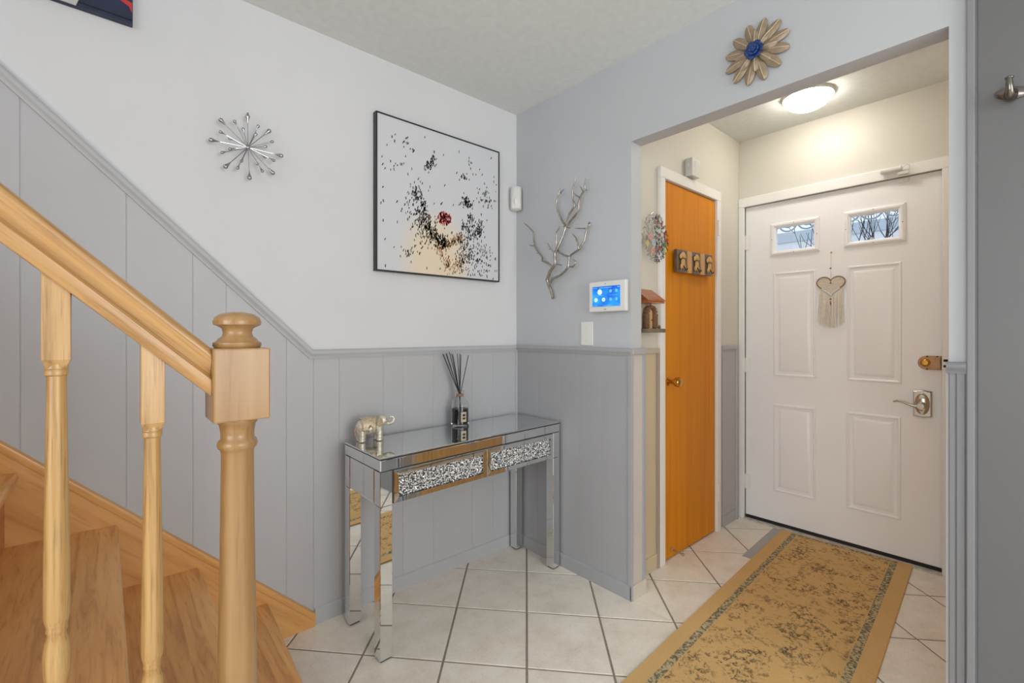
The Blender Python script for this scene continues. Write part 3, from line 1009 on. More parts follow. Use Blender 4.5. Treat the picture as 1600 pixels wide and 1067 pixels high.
def rail_under(x):
    return RZ0 + (x_a - x) * SLP


bal = None
for k in range(9):
    x = -1.7145 - RUN * (k // 2) - (0.119 if k % 2 else 0.0)
    n_t = 0
    while x < NX0 - RUN * (n_t + 1) - 0.0:
        n_t += 1
    foot = NZ0 + RISE * n_t
    zb = 1.041 + (-1.7145 - x) * 0.955                             # bottom of the square head
    h = 0.0165
    mb = MB()
    sq = lambda e, z: [(x + sx * e, RYC + sy * e, z) for sx, sy in ((-1, -1), (1, -1), (1, 1), (-1, 1))]
    top = [(x + sx * h, RYC + sy * h, rail_under(x + sx * h) + 0.002) for sx, sy in ((-1, -1), (1, -1), (1, 1), (-1, 1))]
    mb.loft([sq(h * 0.72, zb - 0.008), sq(h, zb + 0.004), top])
    b = mb.build('baluster', 'oak', rail, bev=0.001, origin=(x, RYC, foot))
    zt = zb - 0.006
    pr2 = [(0.0125, 0.004), (0.013, -0.004), (0.0118, -0.0055), (0.0132, -0.009), (0.0128, -0.014), (0.0106, -0.016), (0.0108, -0.04), (0.0122, -0.16), (0.0138, -0.28), (0.0146, -0.37), (0.0142, -0.395), (0.0112, -0.408),
           (0.0120, -0.411), (0.0120, -0.415), (0.0105, -0.418), (0.0138, -0.436), (0.0152, -0.456), (0.0146, -0.480), (0.0112, -0.505), (0.0102, -0.512), (0.0125, -0.516), (0.0125, -0.521), (0.0105, -0.524), (0.0150, -0.534)]
    MB().lathe([(r * 1.1, zt + z) for r, z in pr2], (x, RYC, 0), n=20).build('turned_shaft', 'oak', b, smooth=40)
    zf = zt - 0.534
    if zf > foot + 0.002:
        MB().box(x - h, x + h, RYC - h, RYC + h, foot + 0.0003, zf + 0.002).build('square_foot', 'oak', b, bev=0.001)

# ------------------------------------------------------------------ mirrored console table
TO, EU, EV = Vector((-1.028, -0.403)), Vector((1.008, 0.047)), Vector((0.003, 0.335))
TW, TD, TZ = EU.length, EV.length, 0.745


def tmap(v):
    """table coordinates (metres along the front, metres back, height) to the room"""
    q = TO + EU * (v[0] / TW) + EV * (v[1] / TD)
    return (q.x, q.y, v[2])


table = thing('console_table', 'mirrored console table with two crystal filled drawers in the corner', 'table', (*tmap((TW / 2, TD / 2, 0))[:2], 0))


def tb(mb, name, mat, parent=None, **kw):
    return mb.map(tmap).build(name, mat, parent or table, **kw)


def plate_front(mb, u0, u1, z0, z1, v, out, e=0.006, d=0.002, axis='v'):
    """mirror plate with a cut bevel: axis 'v' faces along v (out=-1 to the front), axis 'u' faces along u"""
    P = (lambda a, z, t: (a, t, z)) if axis == 'v' else (lambda a, z, t: (t, a, z))
    lp = lambda i, t: [P(u0 + i, z0 + i, t), P(u1 - i, z0 + i, t), P(u1 - i, z1 - i, t), P(u0 + i, z1 - i, t)]
    return mb.loft([lp(0, v), lp(0, v + out * d * 0.4), lp(e, v + out * d)])


LG = 0.052                                                       # leg width
ZB, ZA = 0.694, 0.567                                            # band bottom, apron bottom
i0 = 0.004
# dark core behind the plates
tb(MB().box(i0, TW - i0, i0, TD - i0, ZA + 0.003, TZ - 0.008), 'carcass', 'core')
tb(MB().box(0, TW, 0, TD, TZ - 0.0075, TZ - 0.004), 'top_edge', 'core')
mb = MB()
mb.loft([[(a, b, z) for a, b in ((e, e), (TW - e, e), (TW - e, TD - e), (e, TD - e))] for e, z in ((0.0, TZ - 0.004), (0.0, TZ - 0.001), (0.003, TZ))])
tb(mb, 'table_top', 'mirror')
# upper band plates
tb(plate_front(MB(), 0.001, TW - 0.001, ZB + 0.0015, TZ - 0.0085, i0, -1, e=0.003, d=0.004), 'front_band', 'mirror')
tb(plate_front(MB(), 0.001, TD - 0.001, ZB + 0.0015, TZ - 0.0085, i0, -1, e=0.003, d=0.004, axis='u'), 'side_band', 'mirror')
tb(plate_front(MB(), 0.001, TD - 0.001, ZB + 0.0015, TZ - 0.0085, TW - i0, 1, e=0.003, d=0.004, axis='u'), 'side_band', 'mirror')
# side aprons
for u, out in ((i0, -1), (TW - i0, 1)):
    tb(plate_front(MB(), LG + 0.002, TD - LG - 0.002, ZA + 0.0015, ZB - 0.0015, u, out, e=0.003, d=0.003, axis='u'), 'side_apron', 'mirror')
# legs, one piece from the floor to the band, wrapped in mirror
for u0 in (0.0, TW - LG):
    for v0 in (0.0, TD - LG):
        sqr = lambda e, z: [(u0 + e, v0 + e, z), (u0 + LG - e, v0 + e, z), (u0 + LG - e, v0 + LG - e, z), (u0 + e, v0 + LG - e, z)]
        oc = lambda e, c, z: [(u0 + e + c, v0 + e, z), (u0 + LG - e - c, v0 + e, z), (u0 + LG - e, v0 + e + c, z), (u0 + LG - e, v0 + LG - e - c, z), (u0 + LG - e - c, v0 + LG - e, z), (u0 + e + c, v0 + LG - e, z), (u0 + e, v0 + LG - e - c, z), (u0 + e, v0 + e + c, z)]
        lg = tb(MB().loft([oc(0.001, 0.0018, 0.008), oc(0.001, 0.0018, ZA - 0.001)]), 'leg', 'mirror')
        tb(MB().loft([oc(0.001, 0.0018, ZA + 0.001), oc(0.001, 0.0018, ZB - 0.001)]), 'leg_block', 'mirror', lg)
        tb(MB().loft([sqr(0.006, 0.0005), sqr(0.006, 0.009)]), 'foot_pad', 'core', lg)
# drawers
DU = [(LG + 0.003, TW / 2 + 0.004), (TW / 2 + 0.007, TW - LG - 0.003)]
for (a, b) in DU:
    fr_ = 0.020
    z0, z1 = ZA + 0.002, ZB - 0.002
    P = lambda i, t: [(a + i, t, z0 + i), (b - i, t, z0 + i), (b - i, t, z1 - i), (a + i, t, z1 - i)]
    mb = MB()
    lps = [P(0, i0 + 0.006), P(0, -0.001), P(0.002, -0.004), P(fr_, -0.0030), P(fr_, 0.006)]
    vs = [p for q in lps for p in q]
    fs = [(r * 4 + k, r * 4 + (k + 1) % 4, r * 4 + 4 + (k + 1) % 4, r * 4 + 4 + k) for r in range(len(lps) - 1) for k in range(4)]
    mb.add(vs, fs)
    dr = tb(mb, 'drawer', 'mirror')
    tb(MB().box(a + fr_, b - fr_, 0.0045, 0.006, z0 + fr_, z1 - fr_), 'inset_back', 'crystal', dr)
    cr = MB()
    ua, ub, za, zb_ = a + fr_ + 0.001, b - fr_ - 0.001, z0 + fr_ + 0.001, z1 - fr_ - 0.001
    nu, nz_ = int((ub - ua) / 0.0062), int((zb_ - za) / 0.0062)
    for iu in range(nu):
        for iz in range(nz_):
            cu = ua + (iu + 0.5 + random.uniform(-.55, .55)) * (ub - ua) / nu
            cz = za + (iz + 0.5 + random.uniform(-.55, .55)) * (zb_ - za) / nz_
            r_ = random.uniform(0.0034, 0.0058)
            k = random.choice((4, 5))
            a0 = random.uniform(0, PI)
            ring = [(min(max(cu + r_ * math.cos(a0 + 2 * PI * t / k), ua), ub), 0.0046, min(max(cz + r_ * math.sin(a0 + 2 * PI * t / k), za), zb_)) for t in range(k)]
            apex = (cu + random.uniform(-.6, .6) * r_, 0.0046 - random.uniform(0.0015, 0.0045), cz + random.uniform(-.6, .6) * r_)
            cr.add(ring + [apex], [(t, (t + 1) % k, k) for t in range(k)])
    tb(cr, 'crystal_fill', 'crystal', dr, kind='stuff')

# ------------------------------------------------------------------ reed diffuser
bx, by = -0.452, -0.083
bt = thing('reed_diffuser', 'glass diffuser bottle of black liquid with dark reeds on the mirrored table', 'diffuser', (bx, by, TZ))
R0 = 0.0445
MB().lathe([(0.001, TZ + 0.0005), (R0 - 0.004, TZ + 0.0005), (R0, TZ + 0.005), (R0, TZ + 0.092), (R0 - 0.002, TZ + 0.104), (R0 - 0.008, TZ + 0.120), (R0 - 0.018, TZ + 0.133), (0.019, TZ + 0.139), (0.0155, TZ + 0.143), (0.0155, TZ + 0.150),
            (0.0205, TZ + 0.168), (0.0215, TZ + 0.172), (0.019, TZ + 0.1725), (0.0135, TZ + 0.150), (0.0135, TZ + 0.143), (0.017, TZ + 0.137), (R0 - 0.020, TZ + 0.131), (R0 - 0.011, TZ + 0.119), (R0 - 0.0045, TZ + 0.103), (R0 - 0.0025, TZ + 0.092), (R0 - 0.0025, TZ + 0.012), (0.001, TZ + 0.010)], (bx, by, 0), n=32).build('bottle', 'glass', bt, smooth=40)
MB().lathe([(0.001, TZ + 0.0125), (R0 - 0.0035, TZ + 0.0125), (R0 - 0.0035, TZ + 0.082), (0.001, TZ + 0.082)], (bx, by, 0), n=32).build('liquid', 'black', bt, smooth=40)
MB().lathe([(0.0165, TZ + 0.143), (0.0185, TZ + 0.145), (0.0185, TZ + 0.153), (0.017, TZ + 0.155)], (bx, by, 0), n=24).build('neck_twine', 'cork', bt, smooth=40)
# wrapped label facing the hall
ca = math.atan2(-1.974 - by, -1.779 - bx)
lab = MB()
n_ = 8
ang = [ca + 0.12 + 0.62 * (k / (n_ - 1)) for k in range(n_)]
for z0, z1, r_, nm, mt in ((0.022, 0.070, R0 + 0.0006, 'paper_label', 'paper'), (0.034, 0.044, R0 + 0.0010, 'label_print', 'ink'), (0.049, 0.060, R0 + 0.0010, 'label_print', 'ink')):
    aa = ang if nm == 'paper_label' else [ca + 0.28 + 0.32 * (k / 5) for k in range(6)]
    mb = MB()
    vs = [(bx + rr * math.cos(t), by + rr * math.sin(t), TZ + z) for rr in (r_, r_ + 0.0004) for z in (z0, z1) for t in aa]
    m_ = len(aa)
    fs = []
    for k in range(m_ - 1):
        fs += [(k, k + 1, m_ + k + 1, m_ + k), (2 * m_ + k, 3 * m_ + k, 3 * m_ + k + 1, 2 * m_ + k + 1)]
    for k in range(m_ - 1):
        fs += [(k, 2 * m_ + k, 2 * m_ + k + 1, k + 1), (m_ + k, m_ + k + 1, 3 * m_ + k + 1, 3 * m_ + k)]
    fs += [(0, m_, 3 * m_, 2 * m_), (m_ - 1, 3 * m_ - 1, 4 * m_ - 1, 2 * m_ - 1)]
    mb.add(vs, fs).build(nm, mt, bt)
rt = Vector((0.7493, -0.6623, 0))
fw = Vector((0.6623, 0.7493, 0))
for dx, dz, df in ((-0.086, 0.350, 0.005), (-0.080, 0.352, -0.02), (-0.070, 0.356, 0.012), (-0.066, 0.350, -0.015), (-0.052, 0.362, 0.0), (-0.044, 0.352, 0.02), (-0.034, 0.351, -0.012), (-0.014, 0.352, 0.012), (0.000, 0.353, -0.01), (0.003, 0.348, 0.016), (0.042, 0.346, 0.0)):
    p1 = Vector((bx, by, TZ)) + rt * dx + fw * df + Vector((0, 0, dz))
    p0 = Vector((bx, by, TZ + 0.016)) - rt * (dx * 0.18) - fw * df * 0.2
    pm_ = Vector((bx, by, TZ + 0.160)) + rt * (dx * 0.08) + fw * df * 0.1
    MB().tube([p0, pm_, p1], 0.0019, 6).build('reed', 'black', bt, smooth=60)

# ------------------------------------------------------------------ elephant figurine
ex, ey = -0.928, -0.110
ele = thing('elephant_figurine', 'jewelled silver elephant figurine with raised trunk on the mirrored table', 'figurine', (ex, ey, TZ))
ER = Matrix.Rotation(math.radians(-12), 3, 'Z')


def E_(p):
    q = ER @ Vector((p[0], p[1], 0))
    return Vector((ex + q.x, ey + q.y, TZ + p[2]))


mb = MB()
mb.ell(E_((-0.012, 0, 0.064)), (0.050, 0.033, 0.036), rot=ER)
mb.ell(E_((-0.038, 0, 0.058)), (0.027, 0.030, 0.034), rot=ER)
mb.ell(E_((0.022, 0, 0.062)), (0.025, 0.029, 0.032), rot=ER)
mb.ell(E_((0.050, 0, 0.082)), (0.023, 0.021, 0.022), rot=ER)
mb.ell(E_((0.044, 0, 0.096)), (0.013, 0.013, 0.010), rot=ER)
mb.tube([E_(p) for p in ((0.058, 0, 0.076), (0.072, 0, 0.068), (0.084, 0, 0.067), (0.094, 0, 0.073), (0.097, 0, 0.084), (0.091, 0, 0.094), (0.082, 0, 0.095), (0.079, 0, 0.089))], [0.014, 0.0115, 0.0095, 0.0085, 0.0075, 0.0065, 0.0055, 0.005], 10)
for lx, ly in ((-0.044, 0.014), (-0.040, -0.015), (0.026, 0.014), (0.031, -0.015)):
    mb.lathe([(0.0140, 0.0015), (0.0150, 0.005), (0.0135, 0.010), (0.0150, 0.017), (0.0135, 0.023), (0.0150, 0.030), (0.014, 0.046), (0.015, 0.060)], E_((lx, ly, 0)), n=14)
body = mb.build('body', 'ele', ele, smooth=60)
rm = body.modifiers.new('remesh', 'REMESH')
rm.mode = 'VOXEL'
rm.voxel_size = 0.0022
rm.use_smooth_shade = True
sm = body.modifiers.new('smooth', 'SMOOTH')
sm.iterations = 4
sm.factor = 0.5
# saddle blanket: a shell round the back
vs, fs = [], []
nu, nv = 9, 15
for i in range(nu):
    s_ = -0.044 + 0.062 * i / (nu - 1)
    for j in range(nv):
        a = -2.15 + 4.3 * j / (nv - 1)
        k = math.sqrt(max(0.2, 1 - ((s_ + 0.012) / 0.066) ** 2))
        vs.append(E_((s_, math.sin(a) * 0.0365 * k, 0.064 + math.cos(a) * 0.0395 * k)))
for i in range(nu - 1):
    for j in range(nv - 1):
        q = i * nv + j
        fs.append((q, q + 1, q + nv + 1, q + nv))
bl = MB().add(vs, fs).build('saddle_blanket', 'ele_gold', ele, smooth=60)
so_ = bl.modifiers.new('solid', 'SOLIDIFY')
so_.thickness = 0.002
bd = MB()
for i in list(range(0, nu)):
    for j in (0, nv - 1):
        bd.ell(vs[i * nv + j], (0.0018,) * 3, 6, 4)
for j in range(nv):
    for i in (0, nu - 1):
        bd.ell(vs[i * nv + j], (0.0018,) * 3, 6, 4)
bd.build('bead_edging', 'bead', ele, smooth=60, kind='stuff')
for sgn in (-1, 1):
    c = E_((0.0, 0, 0.0))
    mb = MB()
    o_ = E_((-0.010, sgn * 0.0385, 0.060))
    u_, w_ = ER @ Vector((1, 0, 0)), Vector((0, 0, 1))
    nrm = ER @ Vector((0, sgn, 0))
    dm = [(0, 0.015), (0.012, 0), (0, -0.015), (-0.012, 0)]
    mb.loft([[o_ + u_ * p[0] * s_ + w_ * p[1] * s_ + nrm * d for p in dm] for d, s_ in ((-0.002, 1), (0.0005, 1), (0.0025, 0.5))])
    mb.build('mirror_diamond', 'mirror', ele)
    # ear
    mb = MB()
    ea = [(0.034, 0.098), (0.028, 0.096), (0.022, 0.086), (0.022, 0.070), (0.030, 0.058), (0.038, 0.056), (0.042, 0.066), (0.044, 0.084)]
    mb.loft([[E_((p[0] - (0.004 if s2 else 0), sgn * (0.020 + 0.010 * (0.045 - p[0]) / 0.02 + s2 * 0.003), p[1])) for p in ea] for s2 in (0, 1)])
    mb.build('ear', 'ele_gold', ele, smooth=40)
    MB().tube([E_((0.062, sgn * 0.010, 0.072)), E_((0.074, sgn * 0.013, 0.068)), E_((0.084, sgn * 0.013, 0.073))], [0.003, 0.0025, 0.001], 8).build('tusk', 'bead', ele, smooth=60)
    MB().ell(E_((0.059, sgn * 0.0165, 0.088)), (0.002,) * 3, 8, 5).build('eye', 'black', ele, smooth=60)
MB().tube([E_((-0.060, 0, 0.066)), E_((-0.066, 0, 0.054)), E_((-0.066, 0.002, 0.040)), E_((-0.063, 0.002, 0.030))], [0.004, 0.003, 0.0025, 0.004], 8).build('tail', 'ele_pink', ele, smooth=60)

# ------------------------------------------------------------------ framed dotted print
px0, px1, pz0, pz1 = -0.868, -0.152, 1.480, 2.192
pic = thing('framed_print', 'square black framed print of scattered dark dabs around a red cluster', 'picture', ((px0 + px1) / 2, -0.0, pz0))
FD = 0.030
fm = MB()
fw_ = 0.006
for a, b, c, d in ((px0, px1, pz0, pz0 + fw_), (px0, px1, pz1 - fw_, pz1), (px0, px0 + fw_, pz0 + fw_, pz1 - fw_), (px1 - fw_, px1, pz0 + fw_, pz1 - fw_)):
    fm.box(a, b, -FD, -0.001, c, d)
fm.build('frame', 'black', pic)
cxp, czp = (px0 + px1) / 2, (pz0 + pz1) / 2
MB().box(px0 + fw_, px1 - fw_, -FD + 0.003, -0.002, pz0 + fw_, pz1 - fw_).build('canvas', 'canvas', pic, origin=(cxp, -0.015, czp))
rnd = random.Random(12)


def dab_mesh(pts, size=0.0056):
    mb = MB()
    for (u, v) in pts:
        if not (0.02 < u < 0.98 and 0.02 < v < 0.98):
            continue
        x, z = px0 + u * (px1 - px0), pz1 - v * (pz1 - pz0)
        a = rnd.uniform(-0.5, 0.35)
        w, h = size * rnd.uniform(0.32, 0.5), size * rnd.uniform(0.8, 1.5)
        y = -FD + 0.0026
        c, s_ = math.cos(a), math.sin(a)
        mb.add([(x + dx * c - dz * s_, y, z + dx * s_ + dz * c) for dx, dz in ((-w, -h), (w * 0.8, -h * 0.9), (w, h * 0.6), (0.2 * w, h), (-w, h * 0.5))], [(0, 1, 2, 3, 4)])
    return mb


def along(path, n, spread):
    out = []
    seg = [(path[k], path[k + 1]) for k in range(len(path) - 1)]
    for _ in range(n):
        (a, b) = rnd.choice(seg)
        t = rnd.random()
        out.append((a[0] + (b[0] - a[0]) * t + rnd.gauss(0, spread), a[1] + (b[1] - a[1]) * t + rnd.gauss(0, spread)))
    return out


dk = []
dk += along([(0.27, 0.42), (0.34, 0.55), (0.37, 0.66), (0.44, 0.74), (0.52, 0.76)], 330, 0.022)     # broad curved sweep
dk += along([(0.26, 0.55), (0.34, 0.68), (0.40, 0.74)], 150, 0.045)
dk += along([(0.68, 0.60), (0.68, 0.78), (0.66, 0.92)], 150, 0.035)
dk += along([(0.70, 0.62), (0.80, 0.66), (0.82, 0.56)], 120, 0.022)
dk += along([(0.75, 0.72), (0.82, 0.84), (0.80, 0.95)], 130, 0.07)
dk += along([(0.36, 0.28), (0.42, 0.19)], 55, 0.016)
dk += along([(0.67, 0.41), (0.72, 0.47)], 70, 0.018)
dk += along([(0.86, 0.35), (0.90, 0.40)], 45, 0.03)
dk += along([(0.64, 0.25), (0.68, 0.27)], 14, 0.012)
dk += along([(0.72, 0.53), (0.74, 0.55)], 30, 0.014)
dk += along([(0.20, 0.13), (0.26, 0.16)], 14, 0.025)
dk += along([(0.08, 0.30), (0.20, 0.31)], 8, 0.015)
dk += along([(0.20, 0.88), (0.28, 0.84)], 22, 0.03)
dk += [(rnd.random(), rnd.random()) for _ in range(110)]
dab_mesh(dk).build('dark_dabs', 'ink', pic, kind='stuff')
br_ = along([(0.44, 0.80), (0.54, 0.77), (0.65, 0.70)], 190, 0.014) + along([(0.46, 0.82), (0.52, 0.90), (0.54, 0.94)], 60, 0.02) + along([(0.60, 0.94), (0.63, 0.88)], 60, 0.03)
dab_mesh(br_).build('brown_dabs', plain('ochre_paint', (178, 138, 92), 0.6), pic, kind='stuff')
rd = []
for _ in range(150):
    a, r_ = rnd.uniform(0, 2 * PI), math.sqrt(rnd.random())
    rd.append((0.505 + 0.056 * r_ * math.cos(a), 0.592 + 0.046 * r_ * math.sin(a)))
dab_mesh(rd).build('red_dabs', 'red_print', pic, kind='stuff')

# picture high over the stairs, only its corner in view
qx0, qx1, qz0, qz1 = -2.42, -1.706, 2.206, 2.92
pc2 = thing('canvas_print', 'navy and pale grey canvas print high over the stairs', 'picture', ((qx0 + qx1) / 2, 0, qz0))
MB().box(qx0, qx1, -0.018, -0.001, qz0, qz1).build('canvas', 'navy', pc2, bev=0.002)
MB().prism([(qx0 + 0.002, qz0 + 0.002), (-1.842, qz0 + 0.002), (-1.836, qz0 + 0.02), (-1.87, qz0 + 0.30), (-2.0, qz0 + 0.52), (qx0 + 0.002, qz0 + 0.6)], 'y', -0.0192, -0.0178).build('pale_shape', 'pale_print', pc2)
MB().prism([(-1.708, qz0 + 0.040), (-1.716, qz0 + 0.058), (-1.742, qz0 + 0.070), (-1.73, qz0 + 0.078), (-1.708, qz0 + 0.072)], 'y', -0.0192, -0.0178).build('red_shape', 'red_print', pc2)
MB().prism([(-1.838, qz0 + 0.014), (-1.708, qz0 + 0.014), (-1.708, qz0 + 0.0175), (-1.838, qz0 + 0.0175)], 'y', -0.0190, -0.0178).build('edge_line', 'black', pc2)

# ------------------------------------------------------------------ starburst
scx, scz, scy = -1.375, 1.891, -0.034
star = thing('starburst_ornament', 'silver starburst wall ornament with teardrop tips', 'wall ornament', (scx, -0.0, scz))
SP = [(-0.001, 0.115, 'L'), (-0.087, 0.075, 'L'), (-0.045, 0.082, 'M'), (-0.015, 0.066, 'S'), (0.033, 0.087, 'M'), (0.028, 0.059, 'S'), (0.072, 0.082, 'L'), (0.082, 0.042, 'M'), (0.062, 0.021, 'S'), (0.115, -0.002, 'L'), (0.060, -0.020, 'S'), (0.087, -0.029, 'M'), (0.085, -0.076, 'L'), (0.033, -0.053, 'S'), (0.047, -0.079, 'M'), (0.005, -0.113, 'L'), (-0.020, -0.055, 'S'), (-0.035, -0.087, 'M'), (-0.072, -0.089, 'L'), (-0.084, -0.043, 'M'), (-0.058, -0.020, 'S'), (-0.117, -0.005, 'L'), (-0.089, 0.030, 'M'), (-0.059, 0.019, 'S')]
MB().lathe([(0.001, -0.004), (0.007, -0.002), (0.007, 0.004), (0.003, 0.007)], (scx, scy, scz), (0, -1, 0), 12).build('hub', 'silver', star, smooth=40)
MB().lathe([(0.003, 0), (0.003, 0.033)], (scx, -0.001, scz), (0, -1, 0), 8).build('stand_off', 'silver', star)
for dx, dz, t in SP:
    ln, rr = {'L': (0.032, 0.0082), 'M': (0.022, 0.0058), 'S': (0.022, 0.0054)}[t]
    r_ = math.hypot(dx, dz) + rr * 0.9
    ux, uz = dx / math.hypot(dx, dz), dz / math.hypot(dx, dz)
    lift = {'L': 0.0, 'M': 0.006, 'S': -0.006}[t]
    dirv = Vector((ux * r_, -lift, uz * r_))
    L_ = dirv.length
    sp = MB().tube([(scx, scy, scz), Vector((scx, scy, scz)) + dirv * ((L_ - ln) / L_)], 0.0013, 6).build('spoke', 'silver', star)
    MB().lathe([(0.0014, -ln - 0.003), (rr * 0.30, -ln * 0.85), (rr * 0.62, -ln * 0.55), (rr * 0.92, -rr * 1.35), (rr, -rr * 0.9), (rr * 0.86, -rr * 0.42), (rr * 0.5, -rr * 0.1), (0.0005, 0)], Vector((scx, scy, scz)) + dirv, dirv, 12).build('droplet', 'silver', sp, smooth=60)
MB().tube([(scx + 0.002, scy, scz + 0.123), (scx + 0.001, scy + 0.004, scz + 0.131), (scx + 0.003, -0.002, scz + 0.137)], 0.001, 6).build('hanging_wire', 'dark', star)

# ------------------------------------------------------------------ silver branch
BR = [
[(-0.324, 1.379, 0.0075), (-0.305, 1.428, 0.0070), (-0.286, 1.477, 0.0073), (-0.31, 1.516, 0.0068), (-0.352, 1.552, 0.0064), (-0.347, 1.607, 0.0056), (-0.375, 1.65, 0.0056), (-0.393, 1.688, 0.0052), (-0.406, 1.725, 0.0056), (-0.41, 1.738, 0.0056)],
[(-0.3, 1.442, 0.0058), (-0.33, 1.48, 0.0057), (-0.384, 1.492, 0.0053), (-0.419, 1.509, 0.0053), (-0.441, 1.529, 0.0053), (-0.441, 1.575, 0.0048), (-0.454, 1.587, 0.0048), (-0.501, 1.607, 0.0047), (-0.53, 1.641, 0.0042), (-0.538, 1.678, 0.004), (-0.546, 1.699, 0.004), (-0.566, 1.723, 0.0036), (-0.56, 1.734, 0.0024)],
[(-0.441, 1.579, 0.0043), (-0.402, 1.592, 0.004), (-0.361, 1.615, 0.0039), (-0.352, 1.64, 0.0032)],
[(-0.542, 1.702, 0.0032), (-0.513, 1.707, 0.0024), (-0.481, 1.714, 0.002)],
[(-0.566, 1.723, 0.0032), (-0.58, 1.719, 0.0024)],
[(-0.505, 1.609, 0.0036), (-0.501, 1.639, 0.0032), (-0.488, 1.666, 0.0027), (-0.463, 1.691, 0.002)],
[(-0.441, 1.529, 0.0034), (-0.467, 1.527, 0.0034), (-0.486, 1.538, 0.0033), (-0.484, 1.554, 0.0028), (-0.471, 1.562, 0.002)],
[(-0.324, 1.539, 0.0048), (-0.3, 1.562, 0.0047), (-0.257, 1.58, 0.0047), (-0.252, 1.602, 0.0043), (-0.218, 1.631, 0.004), (-0.187, 1.67, 0.004), (-0.177, 1.707, 0.0036), (-0.175, 1.747, 0.0032), (-0.146, 1.777, 0.0028), (-0.109, 1.806, 0.002)],
[(-0.187, 1.67, 0.0032), (-0.156, 1.676, 0.0028), (-0.146, 1.683, 0.002)],
[(-0.223, 1.627, 0.0028), (-0.2, 1.627, 0.0016)],
[(-0.352, 1.62, 0.0036), (-0.356, 1.673, 0.0032), (-0.361, 1.713, 0.0032), (-0.384, 1.739, 0.0032)],
[(-0.343, 1.608, 0.0028), (-0.315, 1.639, 0.0024), (-0.296, 1.669, 0.002)],
[(-0.319, 1.634, 0.002), (-0.302, 1.635, 0.0016)],
[(-0.41, 1.738, 0.0052), (-0.388, 1.765, 0.0048), (-0.37, 1.799, 0.0044), (-0.361, 1.834, 0.004), (-0.356, 1.869, 0.0036), (-0.37, 1.893, 0.0036), (-0.382, 1.917, 0.0032), (-0.384, 1.933, 0.0024)],
[(-0.382, 1.907, 0.0028), (-0.397, 1.916, 0.0024), (-0.408, 1.923, 0.0016)],
[(-0.358, 1.865, 0.0024), (-0.347, 1.874, 0.0016)],
[(-0.382, 1.913, 0.0024), (-0.371, 1.924, 0.002)],
[(-0.366, 1.82, 0.0024), (-0.349, 1.82, 0.0016)],
[(-0.406, 1.759, 0.0048), (-0.437, 1.799, 0.0044), (-0.47, 1.828, 0.0044), (-0.456, 1.864, 0.0036), (-0.464, 1.911, 0.0032), (-0.48, 1.94, 0.0028), (-0.488, 1.963, 0.002)],
[(-0.415, 1.734, 0.0056), (-0.441, 1.759, 0.0052), (-0.471, 1.779, 0.0048), (-0.497, 1.8, 0.0048), (-0.501, 1.838, 0.0044), (-0.517, 1.866, 0.004), (-0.546, 1.888, 0.0036), (-0.544, 1.911, 0.0032), (-0.55, 1.941, 0.0024)],
[(-0.509, 1.859, 0.0032), (-0.488, 1.874, 0.0028), (-0.478, 1.886, 0.002)],
[(-0.53, 1.88, 0.0028), (-0.52, 1.898, 0.0024), (-0.507, 1.915, 0.0016)],
[(-0.544, 1.887, 0.0024), (-0.554, 1.887, 0.0016)],
[(-0.549, 1.932, 0.002), (-0.557, 1.934, 0.0016)]]
mb = MB()
rb = random.Random(3)
for kk, seg in enumerate(BR):
    pts, rad = [], []
    for q in range(len(seg) - 1):
        a, b = seg[q], seg[q + 1]
        m = max(1, int(math.hypot(a[0] - b[0], a[1] - b[1]) / 0.014))
        for t in range(m):
            s_ = t / m
            j = 0.0008 if t else 0
            d = -0.043 - 0.008 * math.sin((a[1] + (b[1] - a[1]) * s_) * 17 + kk) * (1 if q + t else 0.6)
            pts.append((d, a[0] + (b[0] - a[0]) * s_ + rb.uniform(-j, j), a[1] + (b[1] - a[1]) * s_ + rb.uniform(-j, j)))
            rad.append((a[2] + (b[2] - a[2]) * s_) * rb.uniform(1.05, 1.35))
    pts.append((-0.043 - 0.008 * math.sin(seg[-1][1] * 17 + kk), seg[-1][0], seg[-1][1]))
    rad.append(seg[-1][2] * 0.7)
    mb.tube(pts, rad, 8)
for y, z in ((-0.352, 1.552), (-0.406, 1.735)):
    mb.lathe([(0.002, 0), (0.002, 0.05)], (-0.0005, y, z), (-1, 0, 0), 6)
brn = mb.build('branch_sculpture', 'champagne', smooth=60)
tag(brn, 'silver metal tree branch hung on the wall above the light switch', 'wall ornament')

# ------------------------------------------------------------------ alarm panel, switch, motion sensor
pn = thing('alarm_panel', 'white wall touch panel with a lit blue screen', 'alarm panel', (0, -0.64, 1.297))
Y0, Y1, Z0, Z1 = -0.556, -0.766, 1.300, 1.442
MB().box(-0.034, -0.012, Y1, Y0, Z0, Z1).build('housing', 'plastic', pn, bev=0.007)
MB().box(-0.014, -0.0005, Y1 + 0.012, Y0 - 0.012, Z0 + 0.010, Z1 - 0.012).build('wall_bracket', 'plastic', pn)
sy0, sy1, sz0, sz1 = -0.578, -0.736, 1.324, 1.418
sc_ = MB().box(-0.0352, -0.0335, sy1, sy0, sz0, sz1).build('screen', 'screen', pn)


def disc(y, z, r, nm, mt, ring=0.0):
    mb = MB()
    xx = -0.0353
    n = 18
    if ring:
        vs = [(xx - dx, y + rr * math.cos(2 * PI * k / n), z + rr * math.sin(2 * PI * k / n)) for rr in (r, ring) for dx in (0, 0.0006) for k in range(n)]
        fs = []
        for k in range(n):
            j = (k + 1) % n
            fs += [(n + k, n + j, 3 * n + j, 3 * n + k), (k, j, n + j, n + k), (2 * n + k, 3 * n + k, 3 * n + j, 2 * n + j), (k, 2 * n + k, 2 * n + j, j)]
        mb.add(vs, fs)
    else:
        mb.lathe([(r, 0), (r, 0.0006)], (xx, y, z), (-1, 0, 0), n)
    return mb.build(nm, mt, sc_)


